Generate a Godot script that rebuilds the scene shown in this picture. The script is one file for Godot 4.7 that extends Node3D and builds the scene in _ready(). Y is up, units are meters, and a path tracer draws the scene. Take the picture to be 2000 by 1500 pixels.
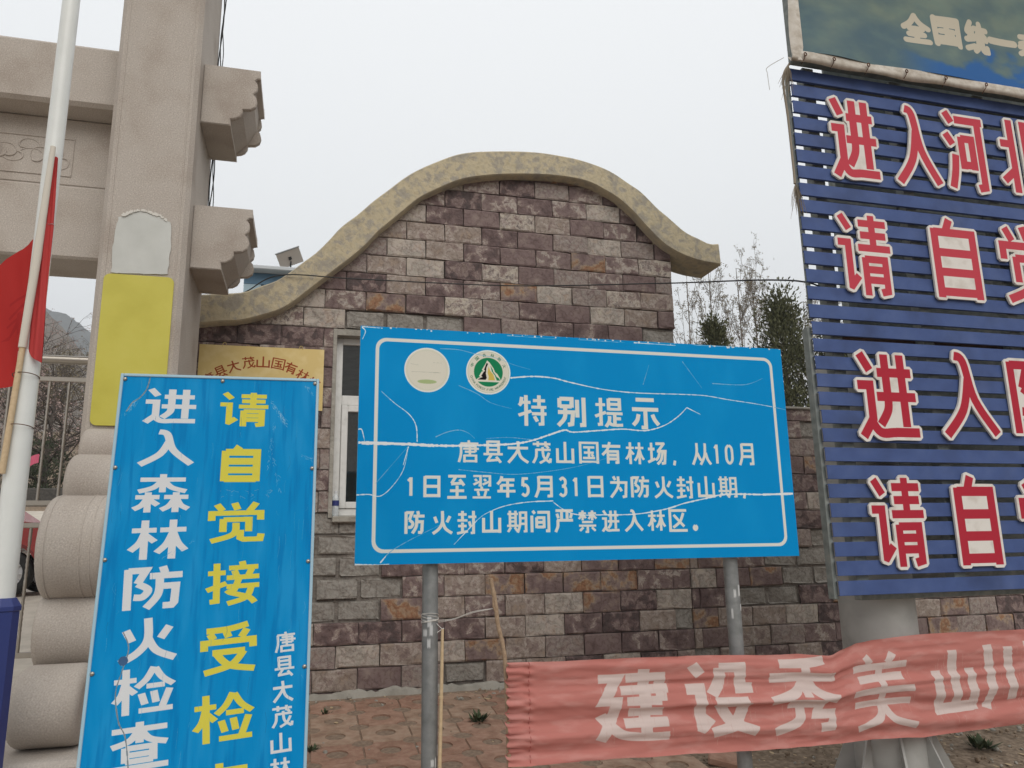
extends Node3D
# A forest-farm gate in overcast light: a stone gatehouse with a wave-shaped gable, notice boards, a slatted billboard,
# a cloth banner, a carved stone gateway with drum stones, a flagpole and the hillside behind.
# Metres, y up. The gatehouse front lies in the plane z = -7.5 and the camera stands in front of it, turned to the right.

var rng := RandomNumberGenerator.new()
var st: SurfaceTool
var M := {}
var taken := {}
var grit: Texture2D

# ---------------------------------------------------------------- glyph centre lines, on a 100 x 100 field; a leading -1 asks for a smooth curve
const GLYPH := {
	"一": [[5,50,95,50]],
	"入": [[-1,36,10,50,16,62,55,94,90],[-1,54,34,40,66,8,92]],
	"从": [[-1,28,8,26,50,6,92],[-1,30,46,38,62,48,76],[-1,70,8,66,55,44,92],[-1,72,45,80,70,96,90]],
	"大": [[8,34,92,34],[-1,50,6,48,45,10,93],[-1,51,38,62,70,92,92]],
	"山": [[50,6,50,88],[12,34,12,88,88,88],[88,34,88,95]],
	"川": [[-1,18,10,18,60,8,94],[50,14,50,86],[84,8,84,95]],
	"日": [[20,8,20,95],[20,12,80,12,80,95],[20,50,80,50],[20,88,80,88]],
	"月": [[-1,24,8,24,60,10,96],[24,12,80,12,80,90,62,91],[24,37,80,37],[24,61,80,61]],
	"自": [[46,4,38,18],[18,16,18,97],[18,20,82,20,82,97],[18,44,82,44],[18,67,82,67],[18,90,82,90]],
	"火": [[-1,50,6,50,50,34,76,8,93],[-1,50,46,64,74,93,92],[16,28,26,52],[84,26,70,50]],
	"北": [[30,6,30,95],[4,36,30,36],[2,82,30,68],[62,6,62,84,66,89,94,89,94,70],[-1,92,28,78,40,62,46]],
	"中": [[14,22,14,68],[14,26,86,26,86,68],[14,62,86,62],[50,5,50,96]],
	"国": [[10,6,10,97],[10,10,90,10,90,97],[10,89,90,89],[24,29,76,29],[27,51,73,51],[22,74,78,74],[50,28,50,74],[62,57,70,68]],
	"全": [[-1,50,4,32,28,4,46],[-1,50,4,68,28,96,46],[26,49,74,49],[22,69,78,69],[6,92,94,92],[50,48,50,92]],
	"统": [[-1,26,4,10,34,32,34],[-1,34,24,16,56,6,60,38,54],[4,90,40,78],[66,4,70,16],[44,20,96,20],[-1,64,22,54,42,44,46],[44,46,90,42],[78,30,94,52],[-1,58,52,56,80,40,94],[76,52,76,88,80,91,96,90,96,76]],
	"县": [[24,4,24,60],[24,8,76,8,76,60],[24,25,76,25],[24,43,76,43],[4,61,96,61],[44,61,22,90],[18,90,78,85],[64,72,86,97]],
	"茂": [[4,16,96,16],[30,4,30,28],[70,4,70,28],[-1,22,36,20,70,4,96],[20,40,96,40],[-1,54,28,60,70,92,94],[92,95,95,76],[-1,88,52,70,80,38,96],[74,24,86,34]],
	"有": [[4,22,96,22],[-1,42,4,30,36,4,60],[32,42,32,97],[32,44,82,44,82,91,68,92],[32,60,82,60],[32,76,82,76]],
	"林": [[4,28,46,28],[26,4,26,97],[-1,26,34,18,58,3,76],[28,40,44,56],[52,28,97,28],[74,4,74,97],[-1,74,34,64,62,48,82],[-1,75,34,84,60,97,78]],
	"场": [[4,34,38,34],[21,8,21,78],[2,86,40,72],[44,12,86,12,56,42],[50,42,94,42,88,89,72,91],[-1,64,44,56,66,42,78],[-1,80,44,70,76,50,94]],
	"至": [[8,10,92,10],[44,12,24,38],[22,40,78,36],[62,22,84,46],[16,66,84,66],[50,46,50,92],[4,92,96,92]],
	"翌": [[8,8,44,8,44,45,34,45],[16,20,26,28],[8,42,40,30],[54,8,92,8,92,45,82,45],[62,20,72,28],[54,42,88,30],[50,49,50,58],[12,62,88,62],[30,67,36,86],[72,66,64,88],[4,92,96,92]],
	"年": [[-1,28,4,20,24,4,40],[24,20,92,20],[24,44,88,44],[24,42,24,70],[4,70,96,70],[56,20,56,98]],
	"为": [[24,6,34,22],[8,32,88,32,84,89,68,92],[-1,48,6,46,50,10,94],[54,52,64,68]],
	"防": [[12,6,12,98],[12,10,40,10,27,40],[-1,27,40,44,54,36,70,22,70],[66,3,70,18],[46,24,98,24],[-1,62,26,60,66,42,96],[62,48,88,48,86,86,82,92,68,92]],
	"封": [[8,18,50,18],[29,4,29,44],[4,42,54,42],[8,64,50,64],[29,50,29,88],[2,93,56,85],[58,28,98,28],[84,4,84,91,70,92],[62,46,70,66]],
	"期": [[4,18,54,18],[16,4,16,66],[42,4,42,66],[16,34,42,34],[16,50,42,50],[2,68,56,68],[20,74,6,94],[38,74,50,90],[-1,64,8,64,60,52,97],[64,12,92,12,92,91,80,92],[64,36,92,36],[64,60,92,60]],
	"间": [[12,24,12,98],[16,3,26,16],[38,10,90,10,90,92,76,92],[34,32,34,80],[34,34,68,34,68,80],[34,54,68,54],[34,75,68,75]],
	"严": [[6,12,94,12],[36,12,36,48],[64,12,64,48],[12,24,20,42],[88,22,80,42],[12,50,94,50],[-1,16,50,16,74,4,97]],
	"禁": [[6,14,44,14],[25,2,25,46],[24,18,6,40],[27,20,42,36],[54,14,96,14],[75,2,75,46],[74,18,56,40],[77,20,96,38],[22,53,78,53],[6,69,94,69],[50,69,50,96,38,96],[28,76,10,92],[72,76,90,92]],
	"进": [[12,6,26,24],[4,40,24,40,24,76,6,95],[-1,20,76,34,90,60,90,98,90],[38,26,94,26],[34,52,98,52],[52,6,52,52],[-1,52,50,50,66,36,82],[78,6,78,84]],
	"区": [[94,10,12,10,12,92,96,92],[-1,78,20,60,56,26,80],[30,28,80,76]],
	"特": [[-1,14,10,10,30,4,36],[12,26,44,26],[28,4,28,98],[2,66,46,52],[52,20,94,20],[73,3,73,38],[46,40,98,40],[48,60,98,60],[84,42,84,91,70,92],[56,68,66,84]],
	"别": [[10,8,10,38],[10,10,50,10,50,38],[10,34,50,34],[4,52,54,52,50,89,36,92],[-1,28,36,26,70,4,95],[68,12,68,68],[90,4,90,91,76,92]],
	"提": [[4,26,38,26],[22,4,22,89,10,90],[2,64,40,50],[50,6,50,44],[50,8,88,8,88,44],[50,24,88,24],[50,40,88,40],[42,54,98,54],[70,54,70,88],[70,70,92,70],[-1,52,62,50,80,38,97],[-1,48,78,60,90,98,91]],
	"示": [[18,12,82,12],[4,40,96,40],[50,40,50,92,34,92],[-1,26,54,20,72,6,86],[-1,74,54,82,70,95,84]],
	"唐": [[50,2,52,14],[12,16,96,16],[-1,14,16,14,60,4,97],[24,39,98,39],[32,27,82,27,82,53],[32,52,82,52],[56,16,56,64],[30,65,30,98],[30,68,84,68,84,98],[30,92,84,92]],
	"森": [[10,16,90,16],[50,2,50,48],[-1,48,18,34,36,8,46],[-1,52,18,66,36,92,46],[4,60,46,60],[26,48,26,98],[-1,25,62,16,80,2,90],[28,66,44,80],[54,60,97,60],[75,48,75,98],[-1,74,62,64,82,50,92],[-1,76,62,84,80,98,90]],
	"检": [[2,28,38,28],[21,4,21,98],[-1,20,32,14,56,3,72],[23,42,36,56],[-1,66,4,54,28,38,44],[-1,68,6,80,28,98,44],[54,43,84,43],[46,57,52,80],[66,54,70,78],[92,52,80,88],[42,92,97,92]],
	"查": [[6,18,94,18],[50,3,50,46],[-1,48,20,34,40,6,50],[-1,52,20,66,40,94,50],[28,53,28,84],[28,55,72,55,72,84],[28,69,72,69],[28,82,72,82],[4,95,96,95]],
	"请": [[12,6,26,22],[4,38,22,38,22,88,36,76],[44,14,94,14],[46,28,92,28],[40,43,98,43],[68,4,68,43],[50,54,50,98],[50,56,86,56,86,92,74,94],[50,68,86,68],[50,80,86,80]],
	"觉": [[16,6,26,22],[46,3,52,20],[84,3,72,24],[8,46,8,28,92,28,92,46],[28,42,28,74],[28,44,72,44,72,74],[-1,50,52,46,80,8,96],[58,70,58,89,64,93,92,93,94,80]],
	"接": [[4,26,36,26],[20,4,20,89,8,90],[2,64,38,50],[66,2,68,12],[42,16,96,16],[52,22,56,34],[84,20,78,34],[38,38,98,38],[-1,60,42,52,66,44,71,78,84,90,97],[38,58,98,58],[-1,84,58,74,84,40,96]],
	"受": [[-1,84,4,50,11,12,12],[18,18,24,30],[46,16,50,28],[82,14,72,30],[8,52,8,36,92,36,92,52],[22,57,78,57],[-1,76,58,54,84,8,96],[-1,28,58,50,84,94,96]],
	"河": [[8,6,22,18],[3,32,18,44],[-1,22,56,16,76,6,95],[30,14,98,14],[86,14,86,91,70,93],[40,34,40,72],[40,36,66,36,66,72],[40,67,66,67]],
	"建": [[42,14,88,14,88,46],[34,30,98,30],[42,45,88,45],[44,60,90,60],[38,74,96,74],[66,3,66,88],[6,14,30,14,12,44,28,44,24,64,6,95],[-1,8,62,30,86,56,92,97,92]],
	"设": [[12,6,24,20],[3,38,22,38,22,88,36,76],[-1,50,10,50,30,38,46],[50,10,80,10,80,38,97,38],[42,56,88,56],[-1,86,56,70,84,36,96],[-1,50,58,64,82,98,96]],
	"秀": [[-1,80,4,50,10,16,10],[4,28,96,28],[50,8,50,54],[-1,48,30,34,48,4,58],[-1,52,30,66,48,96,58],[24,63,70,63,62,77,86,77,82,94,66,95],[-1,40,62,36,84,6,97]],
	"美": [[28,2,36,14],[72,2,62,14],[10,18,90,18],[16,33,84,33],[4,49,96,49],[50,18,50,60],[8,66,92,66],[-1,50,60,44,84,6,97],[-1,52,66,64,88,95,97]],
	"0": [[-1,50,8,26,22,22,50,26,78,50,92,74,78,78,50,74,22,50,8]], "1": [[26,24,52,10],[52,6,52,94]],
	"3": [[-1,24,18,50,8,74,20,70,40,44,47],[-1,44,47,74,54,76,80,50,92,22,82]], "5": [[78,11,32,11,28,48],[-1,28,48,50,41,75,54,75,78,50,92,22,83]],
	",": [[56,82,44,104]], "。": [[-1,46,76,32,84,32,92,46,98,60,92,60,84,46,76]],
	"A": [[50,8,14,94],[50,8,86,94],[26,66,74,66]], "C": [[-1,82,22,50,8,20,30,20,70,50,92,82,78]], "E": [[80,10,22,10,22,90,80,90],[22,50,70,50]], "F": [[80,10,22,10,22,94],[22,50,70,50]],
	"G": [[-1,82,22,50,8,20,30,20,70,50,92,80,80],[82,82,82,54,54,54]], "H": [[20,6,20,94],[80,6,80,94],[20,50,80,50]], "I": [[50,6,50,94]], "M": [[14,94,18,8,50,70,82,8,86,94]], "N": [[20,94,20,10,80,90,80,6]],
	"O": [[-1,50,8,20,30,20,70,50,92,80,70,80,30,50,8]], "R": [[22,94,22,10],[-1,22,10,70,12,70,46,22,50],[46,50,82,94]], "S": [[-1,78,20,50,8,26,26,50,48,76,70,50,92,22,82]], "T": [[14,10,86,10],[50,10,50,94]],
}
const BOARD_TEXT := [
	["特", 0.906, 0.414, 0.166, 0.178], ["别", 1.121, 0.413, 0.161, 0.17], ["提", 1.339, 0.412, 0.171, 0.17], ["示", 1.555, 0.413, 0.171, 0.168], ["唐", 0.561, 0.637, 0.111, 0.12],
	["县", 0.689, 0.636, 0.11, 0.121], ["大", 0.822, 0.636, 0.118, 0.121], ["茂", 0.952, 0.635, 0.104, 0.122], ["山", 1.081, 0.635, 0.094, 0.123], ["国", 1.215, 0.634, 0.105, 0.124],
	["有", 1.344, 0.633, 0.113, 0.125], ["林", 1.48, 0.633, 0.111, 0.126], ["场", 1.609, 0.632, 0.113, 0.126], [",", 1.714, 0.632, 0.056, 0.127], ["从", 1.881, 0.631, 0.118, 0.128],
	["1", 1.975, 0.63, 0.057, 0.129], ["0", 2.053, 0.63, 0.075, 0.129], ["月", 2.159, 0.629, 0.092, 0.13], ["1", 0.265, 0.818, 0.063, 0.112], ["日", 0.371, 0.818, 0.079, 0.113],
	["至", 0.499, 0.818, 0.107, 0.114], ["翌", 0.627, 0.817, 0.101, 0.115], ["年", 0.757, 0.817, 0.104, 0.116], ["5", 0.857, 0.816, 0.066, 0.116], ["月", 0.956, 0.816, 0.094, 0.117],
	["3", 1.062, 0.816, 0.067, 0.118], ["1", 1.135, 0.816, 0.06, 0.118], ["日", 1.245, 0.815, 0.081, 0.119], ["为", 1.375, 0.815, 0.099, 0.12], ["防", 1.505, 0.814, 0.108, 0.121],
	["火", 1.639, 0.814, 0.112, 0.122], ["封", 1.767, 0.814, 0.111, 0.123], ["山", 1.896, 0.813, 0.096, 0.124], ["期", 2.025, 0.813, 0.115, 0.125], [",", 2.129, 0.812, 0.051, 0.126],
	["防", 0.289, 0.994, 0.099, 0.119], ["火", 0.425, 0.994, 0.105, 0.119], ["封", 0.548, 0.994, 0.106, 0.118], ["山", 0.677, 0.994, 0.092, 0.118], ["期", 0.808, 0.994, 0.106, 0.117],
	["间", 0.935, 0.994, 0.099, 0.117], ["严", 1.065, 0.994, 0.105, 0.117], ["禁", 1.194, 0.994, 0.103, 0.116], ["进", 1.323, 0.994, 0.104, 0.116], ["入", 1.455, 0.994, 0.106, 0.115],
	["林", 1.587, 0.994, 0.105, 0.115], ["区", 1.717, 0.994, 0.109, 0.114], ["。", 1.817, 0.993, 0.062, 0.114],
]
const BOARD_CRACKS := [
	[5.0, 0.003, 0.602, 0.122, 0.603, 0.260, 0.604, 0.389, 0.610, 0.508, 0.609, 0.653, 0.603, 0.801, 0.594, 0.902, 0.574, 0.991, 0.544, 1.082, 0.515, 1.128, 0.525, 1.266, 0.514, 1.413, 0.502, 1.549, 0.507, 1.662, 0.477, 1.749, 0.425, 1.809, 0.371],
	[2.0, 1.809, 0.371, 1.892, 0.408],
	[7.0, 0.020, 0.604, 0.179, 0.605, 0.365, 0.611, 0.508, 0.610],
	[3.0, 0.788, 0.242, 0.910, 0.229, 1.026, 0.233, 1.117, 0.252, 1.289, 0.282, 1.438, 0.295, 1.575, 0.298, 1.786, 0.296, 1.930, 0.299, 2.074, 0.317, 2.236, 0.334, 2.370, 0.352],
	[1.5, 2.370, 0.352, 2.463, 0.368],
	[4.0, 2.439, 0.849, 2.246, 0.854, 2.101, 0.852, 1.986, 0.856, 1.899, 0.874, 1.758, 0.902, 1.646, 0.933, 1.470, 0.959, 1.273, 0.962, 1.144, 0.961, 1.069, 0.937, 1.007, 0.895],
	[2.0, 1.007, 0.889, 0.869, 0.895, 0.746, 0.915, 0.649, 0.952, 0.601, 0.986],
	[2.0, 0.601, 0.986, 0.483, 1.104],
	[1.5, 0.121, 1.186, 0.165, 1.137, 0.254, 1.084, 0.413, 1.007],
	[3.0, 0.121, 1.186, 0.148, 1.154],
	[2.0, -0.002, 0.860, 0.059, 0.857, 0.115, 0.865, 0.171, 0.820, 0.227, 0.734, 0.251, 0.618],
	[2.0, 0.251, 0.618, 0.226, 0.711],
	[2.0, 0.295, 0.594, 0.288, 0.511, 0.252, 0.453, 0.176, 0.396, 0.111, 0.339],
	[1.5, 0.389, 0.566, 0.448, 0.540, 0.508, 0.528, 0.556, 0.541, 0.592, 0.570],
	[1.2, 0.507, 0.731, 0.651, 0.744, 0.798, 0.753, 0.973, 0.737, 1.153, 0.707, 1.312, 0.663],
	[1.2, 0.411, 0.101, 0.509, 0.102, 0.608, 0.122, 0.708, 0.137, 0.809, 0.170, 0.898, 0.191],
	[1.5, 1.979, 0.226, 2.186, 0.225, 2.310, 0.182],
	[1.0, 1.550, 0.249, 1.592, 0.135],
	[1.0, 1.799, 0.105, 1.911, 0.255],
	[1.2, 0.509, 0.294, 0.606, 0.334, 0.680, 0.380, 0.792, 0.408],
	[1.0, 0.092, 0.803, 0.248, 0.618],
	[2.5, 0.001, 0.536, 0.018, 0.538, 0.033, 0.593],
	[1.2, 0.902, 0.571, 0.777, 0.561, 0.653, 0.569],
	[3.0, 0.001, 1.191, 0.099, 1.195, 0.166, 1.192],
	[2.5, 0.006, 0.008, 0.024, 0.029, 0.010, 0.072],
	[2.0, 0.006, 0.005, 0.099, 0.007],
	[1.5, 0.773, 0.010, 1.046, 0.013],
	[1.5, 1.179, 0.010, 1.452, 0.013],
	[2.0, 1.508, 0.010, 1.763, 0.013],
	[1.5, 1.879, 0.004, 2.176, 0.003],
]
const SIGN_TEXT := [
	["进", 0.201, 0.132, 0.231, 0.162, 0], ["入", 0.2, 0.315, 0.232, 0.157, 0], ["森", 0.198, 0.502, 0.237, 0.171, 0], ["林", 0.2, 0.689, 0.237, 0.171, 0], ["防", 0.204, 0.876, 0.232, 0.178, 0],
	["火", 0.196, 1.069, 0.228, 0.174, 0], ["检", 0.198, 1.254, 0.238, 0.177, 0], ["查", 0.2, 1.441, 0.231, 0.171, 0], ["请", 0.496, 0.141, 0.226, 0.165, 1], ["自", 0.496, 0.379, 0.167, 0.167, 1],
	["觉", 0.494, 0.622, 0.227, 0.171, 1], ["接", 0.495, 0.866, 0.23, 0.179, 1], ["受", 0.496, 1.116, 0.217, 0.186, 1], ["检", 0.491, 1.368, 0.239, 0.185, 1], ["查", 0.492, 1.611, 0.242, 0.181, 1],
	["唐", 0.709, 1.103, 0.087, 0.078, 2], ["县", 0.708, 1.195, 0.086, 0.077, 2], ["大", 0.706, 1.287, 0.085, 0.078, 2], ["茂", 0.708, 1.378, 0.085, 0.079, 2], ["山", 0.707, 1.473, 0.079, 0.073, 2],
	["林", 0.708, 1.563, 0.083, 0.074, 2], ["场", 0.71, 1.656, 0.082, 0.075, 2],
]
const PLATE_TEXT := [
	["进", 3.582, 4.031, 0.476, 0.678], ["入", 4.095, 4.038, 0.459, 0.675], ["河", 4.538, 4.054, 0.46, 0.693], ["北", 5.037, 4.069, 0.489, 0.683], ["请", 3.557, 3.176, 0.53, 0.667],
	["自", 4.306, 3.208, 0.485, 0.674], ["觉", 4.95, 3.223, 0.564, 0.654], ["进", 3.597, 2.217, 0.556, 0.638], ["入", 4.237, 2.237, 0.528, 0.635], ["防", 4.841, 2.248, 0.552, 0.607],
	["请", 3.572, 1.414, 0.502, 0.641], ["自", 4.173, 1.419, 0.422, 0.655], ["觉", 4.759, 1.406, 0.521, 0.637],
]
const MURAL := [
	["全", 4.196, 4.975, 0.289, 0.3], ["国", 4.459, 4.981, 0.285, 0.31], ["统", 4.736, 4.983, 0.286, 0.319], ["一", 4.989, 4.995, 0.268, 0.091], ["森", 5.272, 5.002, 0.326, 0.281],
]

# ---------------------------------------------------------------- mesh helpers
func begin() -> void:
	st = SurfaceTool.new()
	st.begin(Mesh.PRIMITIVE_TRIANGLES)
	st.set_smooth_group(-1)

func done() -> ArrayMesh:
	st.generate_normals()
	return st.commit()

func tri(a: Vector3, b: Vector3, c: Vector3) -> void:
	st.add_vertex(a); st.add_vertex(b); st.add_vertex(c)

func quad(a: Vector3, b: Vector3, c: Vector3, d: Vector3) -> void:   # clockwise as seen from its front
	tri(a, b, c); tri(a, c, d)

func quad_uv(a: Vector3, b: Vector3, c: Vector3, d: Vector3, ua: Vector2, ub: Vector2, uc: Vector2, ud: Vector2) -> void:
	for p in [[a, ua], [b, ub], [c, uc], [a, ua], [c, uc], [d, ud]]:
		st.set_uv(p[1]); st.add_vertex(p[0])

func box(lo: Vector3, hi: Vector3, t := Transform3D.IDENTITY) -> void:
	var p := []
	for i in 8: p.append(t * Vector3(hi.x if i & 1 else lo.x, hi.y if i & 2 else lo.y, hi.z if i & 4 else lo.z))
	for f in [[6, 7, 5, 4], [3, 2, 0, 1], [7, 3, 1, 5], [2, 6, 4, 0], [2, 3, 7, 6], [4, 5, 1, 0]]: quad(p[f[0]], p[f[1]], p[f[2]], p[f[3]])

func bevel_box(lo: Vector3, hi: Vector3, b: float, t := Transform3D.IDENTITY) -> void:
	# every edge cut by b: six faces, twelve chamfers, eight corners
	var c := (lo + hi) / 2.0
	var h := (hi - lo) / 2.0
	for ax in 3:
		var u := (ax + 1) % 3
		var v := (ax + 2) % 3
		for s in [-1.0, 1.0]:
			var q := []
			for k in [[-1, -1], [1, -1], [1, 1], [-1, 1]]:
				var p := Vector3.ZERO
				p[ax] = h[ax] * s; p[u] = (h[u] - b) * k[0]; p[v] = (h[v] - b) * k[1]
				q.append(t * (c + p))
			if s > 0: quad(q[3], q[2], q[1], q[0])
			else: quad(q[0], q[1], q[2], q[3])
		for su in [-1.0, 1.0]:
			for sv in [-1.0, 1.0]:
				var q := []
				for k in [[0, -1], [1, -1], [1, 1], [0, 1]]:
					var p := Vector3.ZERO
					p[ax] = (h[ax] - b) * k[1]
					p[u] = (h[u] if k[0] == 0 else h[u] - b) * su
					p[v] = (h[v] - b if k[0] == 0 else h[v]) * sv
					q.append(t * (c + p))
				if su * sv > 0: quad(q[3], q[2], q[1], q[0])
				else: quad(q[0], q[1], q[2], q[3])
	for i in 8:
		var s := Vector3(1 if i & 1 else -1, 1 if i & 2 else -1, 1 if i & 4 else -1)
		var q := []
		for ax in 3:
			var p := (h - Vector3(b, b, b)) * s
			p[ax] = h[ax] * s[ax]
			q.append(t * (c + p))
		if s.x * s.y * s.z > 0: tri(q[0], q[2], q[1])
		else: tri(q[0], q[1], q[2])

func tube(pts: Array, radii: Array, sides := 8, cap := true) -> void:
	var rings := []
	var side := Vector3.ZERO
	for i in pts.size():
		var d: Vector3 = (pts[mini(i + 1, pts.size() - 1)] - pts[maxi(i - 1, 0)]).normalized()
		if side == Vector3.ZERO: side = d.cross(Vector3.RIGHT if absf(d.x) < 0.8 else Vector3.UP).normalized()
		side = (side - d * side.dot(d)).normalized()
		var up := d.cross(side)
		var ring := []
		for k in sides:
			var a := TAU * k / sides
			ring.append(pts[i] + (side * cos(a) + up * sin(a)) * float(radii[mini(i, radii.size() - 1)]))
		rings.append(ring)
	for i in pts.size() - 1:
		for k in sides:
			var n := (k + 1) % sides
			quad(rings[i][k], rings[i][n], rings[i + 1][n], rings[i + 1][k])
	if cap:
		st.set_smooth_group(-1)
		for k in range(1, sides - 1):
			tri(rings[0][0], rings[0][k + 1], rings[0][k])
			var e: Array = rings[-1]
			tri(e[0], e[k], e[k + 1])

func prism(poly: PackedVector2Array, z0: float, z1: float, t := Transform3D.IDENTITY, smooth_sides := false) -> void:   # z1 is the front
	var p := poly.duplicate()
	if not Geometry2D.is_polygon_clockwise(p): p.reverse()
	var idx := Geometry2D.triangulate_polygon(p)
	for i in range(0, idx.size(), 3):
		var a := p[idx[i]]
		var b := p[idx[i + 1]]
		var c := p[idx[i + 2]]
		if (b - a).cross(c - a) > 0.0:
			var h := b
			b = c; c = h
		tri(t * Vector3(a.x, a.y, z1), t * Vector3(b.x, b.y, z1), t * Vector3(c.x, c.y, z1))
		tri(t * Vector3(a.x, a.y, z0), t * Vector3(c.x, c.y, z0), t * Vector3(b.x, b.y, z0))
	if smooth_sides: st.set_smooth_group(3)
	for i in p.size():
		var a := p[i]
		var b := p[(i + 1) % p.size()]
		quad(t * Vector3(b.x, b.y, z1), t * Vector3(a.x, a.y, z1), t * Vector3(a.x, a.y, z0), t * Vector3(b.x, b.y, z0))
	st.set_smooth_group(-1)

func lathe(profile: Array, sides: int, at := Vector3.ZERO) -> void:   # profile of Vector2(radius, height), from the bottom up
	for i in profile.size() - 1:
		for k in sides:
			var a := TAU * k / sides
			var b := TAU * (k + 1) / sides
			var p: Vector2 = profile[i]
			var q: Vector2 = profile[i + 1]
			quad(at + Vector3(q.x * cos(a), q.y, q.x * sin(a)), at + Vector3(q.x * cos(b), q.y, q.x * sin(b)), at + Vector3(p.x * cos(b), p.y, p.x * sin(b)), at + Vector3(p.x * cos(a), p.y, p.x * sin(a)))

func curve(pts: Array, n := 8) -> Array:   # Catmull-Rom through Vector2 or Vector3 points
	var out := []
	for i in pts.size() - 1:
		var a = pts[maxi(i - 1, 0)]
		var b = pts[i]
		var c = pts[i + 1]
		var d = pts[mini(i + 2, pts.size() - 1)]
		for k in n: out.append(b.cubic_interpolate(c, a, d, float(k) / n))
	out.append(pts[-1])
	return out

# ---------------------------------------------------------------- nodes
func numbered(called: String) -> String:
	taken[called] = taken.get(called, -1) + 1
	return called if taken[called] == 0 else "%s_%03d" % [called, taken[called]]

func thing(called: String, label: String, category: String, at := Vector3.ZERO, turn := 0.0, group := "") -> Node3D:
	var o := Node3D.new()
	o.name = numbered(called)
	add_child(o)
	o.position = at
	o.rotation.y = turn
	tag(o, label, category, group)
	return o

func tag(o: Node, label: String, category: String, group := "") -> void:
	o.set_meta("label", label)
	o.set_meta("category", category)
	if group: o.set_meta("group", group)

func obj(called: String, mesh: Mesh, m: Material, parent: Node = null, at := Vector3.ZERO) -> MeshInstance3D:
	var o := MeshInstance3D.new()
	o.mesh = mesh
	o.material_override = m
	o.position = at
	if parent == null:
		o.name = numbered(called)
		add_child(o)
	else:
		o.name = called
		parent.add_child(o, true)
	return o

func setting(called: String, mesh: Mesh, m: Material) -> MeshInstance3D:
	var o := obj(called, mesh, m)
	o.set_meta("kind", "structure")
	return o

# ---------------------------------------------------------------- materials (colours below are linear base colours)
func lin(r: float, g: float, b: float) -> Color:
	return Color(r, g, b).linear_to_srgb()

func plain(c: Color, rough := 0.8, metal := 0.0) -> StandardMaterial3D:
	var m := StandardMaterial3D.new()
	m.albedo_color = c
	m.roughness = rough
	m.metallic = metal
	return m

func noise_tex(seed_: int, freq: float, stops: Array, size := 512, warp := 0.0, octaves := 5, kind := FastNoiseLite.TYPE_SIMPLEX_SMOOTH) -> NoiseTexture2D:
	var n := FastNoiseLite.new()
	n.seed = seed_
	n.noise_type = kind
	n.frequency = freq
	n.fractal_octaves = octaves
	n.fractal_gain = 0.55
	if warp > 0.0:
		n.domain_warp_enabled = true
		n.domain_warp_amplitude = warp
		n.domain_warp_frequency = freq * 1.4
	var t := NoiseTexture2D.new()
	t.width = size
	t.height = size
	t.seamless = true
	t.noise = n
	if stops.size():
		var g := Gradient.new()
		var o := PackedFloat32Array()
		var c := PackedColorArray()
		for s in stops:
			o.append(s[0]); c.append(s[1])
		g.offsets = o
		g.colors = c
		t.color_ramp = g
	return t

func noisy(seed_: int, freq: float, stops: Array, rough := 0.85, scale := 1.0, bump := 0.0, warp := 0.0) -> StandardMaterial3D:
	var m := plain(Color.WHITE, rough)
	m.albedo_texture = noise_tex(seed_, freq, stops, 512, warp)
	m.uv1_triplanar = true
	m.uv1_world_triplanar = true
	m.uv1_scale = Vector3(scale, scale, scale)
	if bump > 0.0:
		m.heightmap_enabled = true
		m.heightmap_texture = grit
		m.heightmap_scale = bump
	return m

func overlay(m: StandardMaterial3D, t: Texture2D, scale: float) -> void:   # a second, multiplied pattern at its own scale
	m.detail_enabled = true
	m.detail_albedo = t
	m.detail_blend_mode = BaseMaterial3D.BLEND_MODE_MUL
	m.detail_uv_layer = BaseMaterial3D.DETAIL_UV_2
	m.uv2_triplanar = true
	m.uv2_world_triplanar = true
	m.uv2_scale = Vector3(scale, scale, scale)

# ---------------------------------------------------------------- lettering
func glyph_lines(ch: String, c: Vector2, w: float, h: float, turn := 0.0) -> Array:   # centre lines stretched to a box, y down
	var lo := Vector2(100, 100)
	var hi := Vector2.ZERO
	for s in GLYPH[ch]:
		for i in range(1 if s[0] == -1 else 0, s.size(), 2):
			lo = lo.min(Vector2(s[i], s[i + 1]))
			hi = hi.max(Vector2(s[i], s[i + 1]))
	if ch in ["0", "1", "3", "5", ",", "。", "I"] or hi.y - lo.y < 5.0 or hi.x - lo.x < 5.0:
		lo = Vector2.ZERO
		hi = Vector2(100, 100)
	var out := []
	for s in GLYPH[ch]:
		var pts := []
		for i in range(1 if s[0] == -1 else 0, s.size(), 2):
			var k := (Vector2(s[i], s[i + 1]) - lo) / (hi - lo) - Vector2(0.5, 0.5)
			pts.append(c + Vector2(k.x * w, k.y * h).rotated(turn))
		out.append(PackedVector2Array(curve(pts, 6) if s[0] == -1 else pts))
	return out

func fill(im: Image, polys: Array, col: Color) -> void:   # even-odd scan fill
	var lo := 1e9
	var hi := -1e9
	for p in polys:
		for v in p:
			lo = minf(lo, v.y); hi = maxf(hi, v.y)
	for y in range(maxi(0, floori(lo)), mini(im.get_height(), ceili(hi))):
		var yy := y + 0.5
		var xs := []
		for p in polys:
			var n: int = p.size()
			for i in n:
				var a: Vector2 = p[i]
				var b: Vector2 = p[(i + 1) % n]
				if (a.y <= yy) != (b.y <= yy): xs.append(a.x + (yy - a.y) / (b.y - a.y) * (b.x - a.x))
		xs.sort()
		for i in range(0, xs.size() - 1, 2):
			var x0 := roundi(xs[i])
			var x1 := roundi(xs[i + 1])
			if x1 > x0: im.fill_rect(Rect2i(x0, y, x1 - x0, 1), col)

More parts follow.
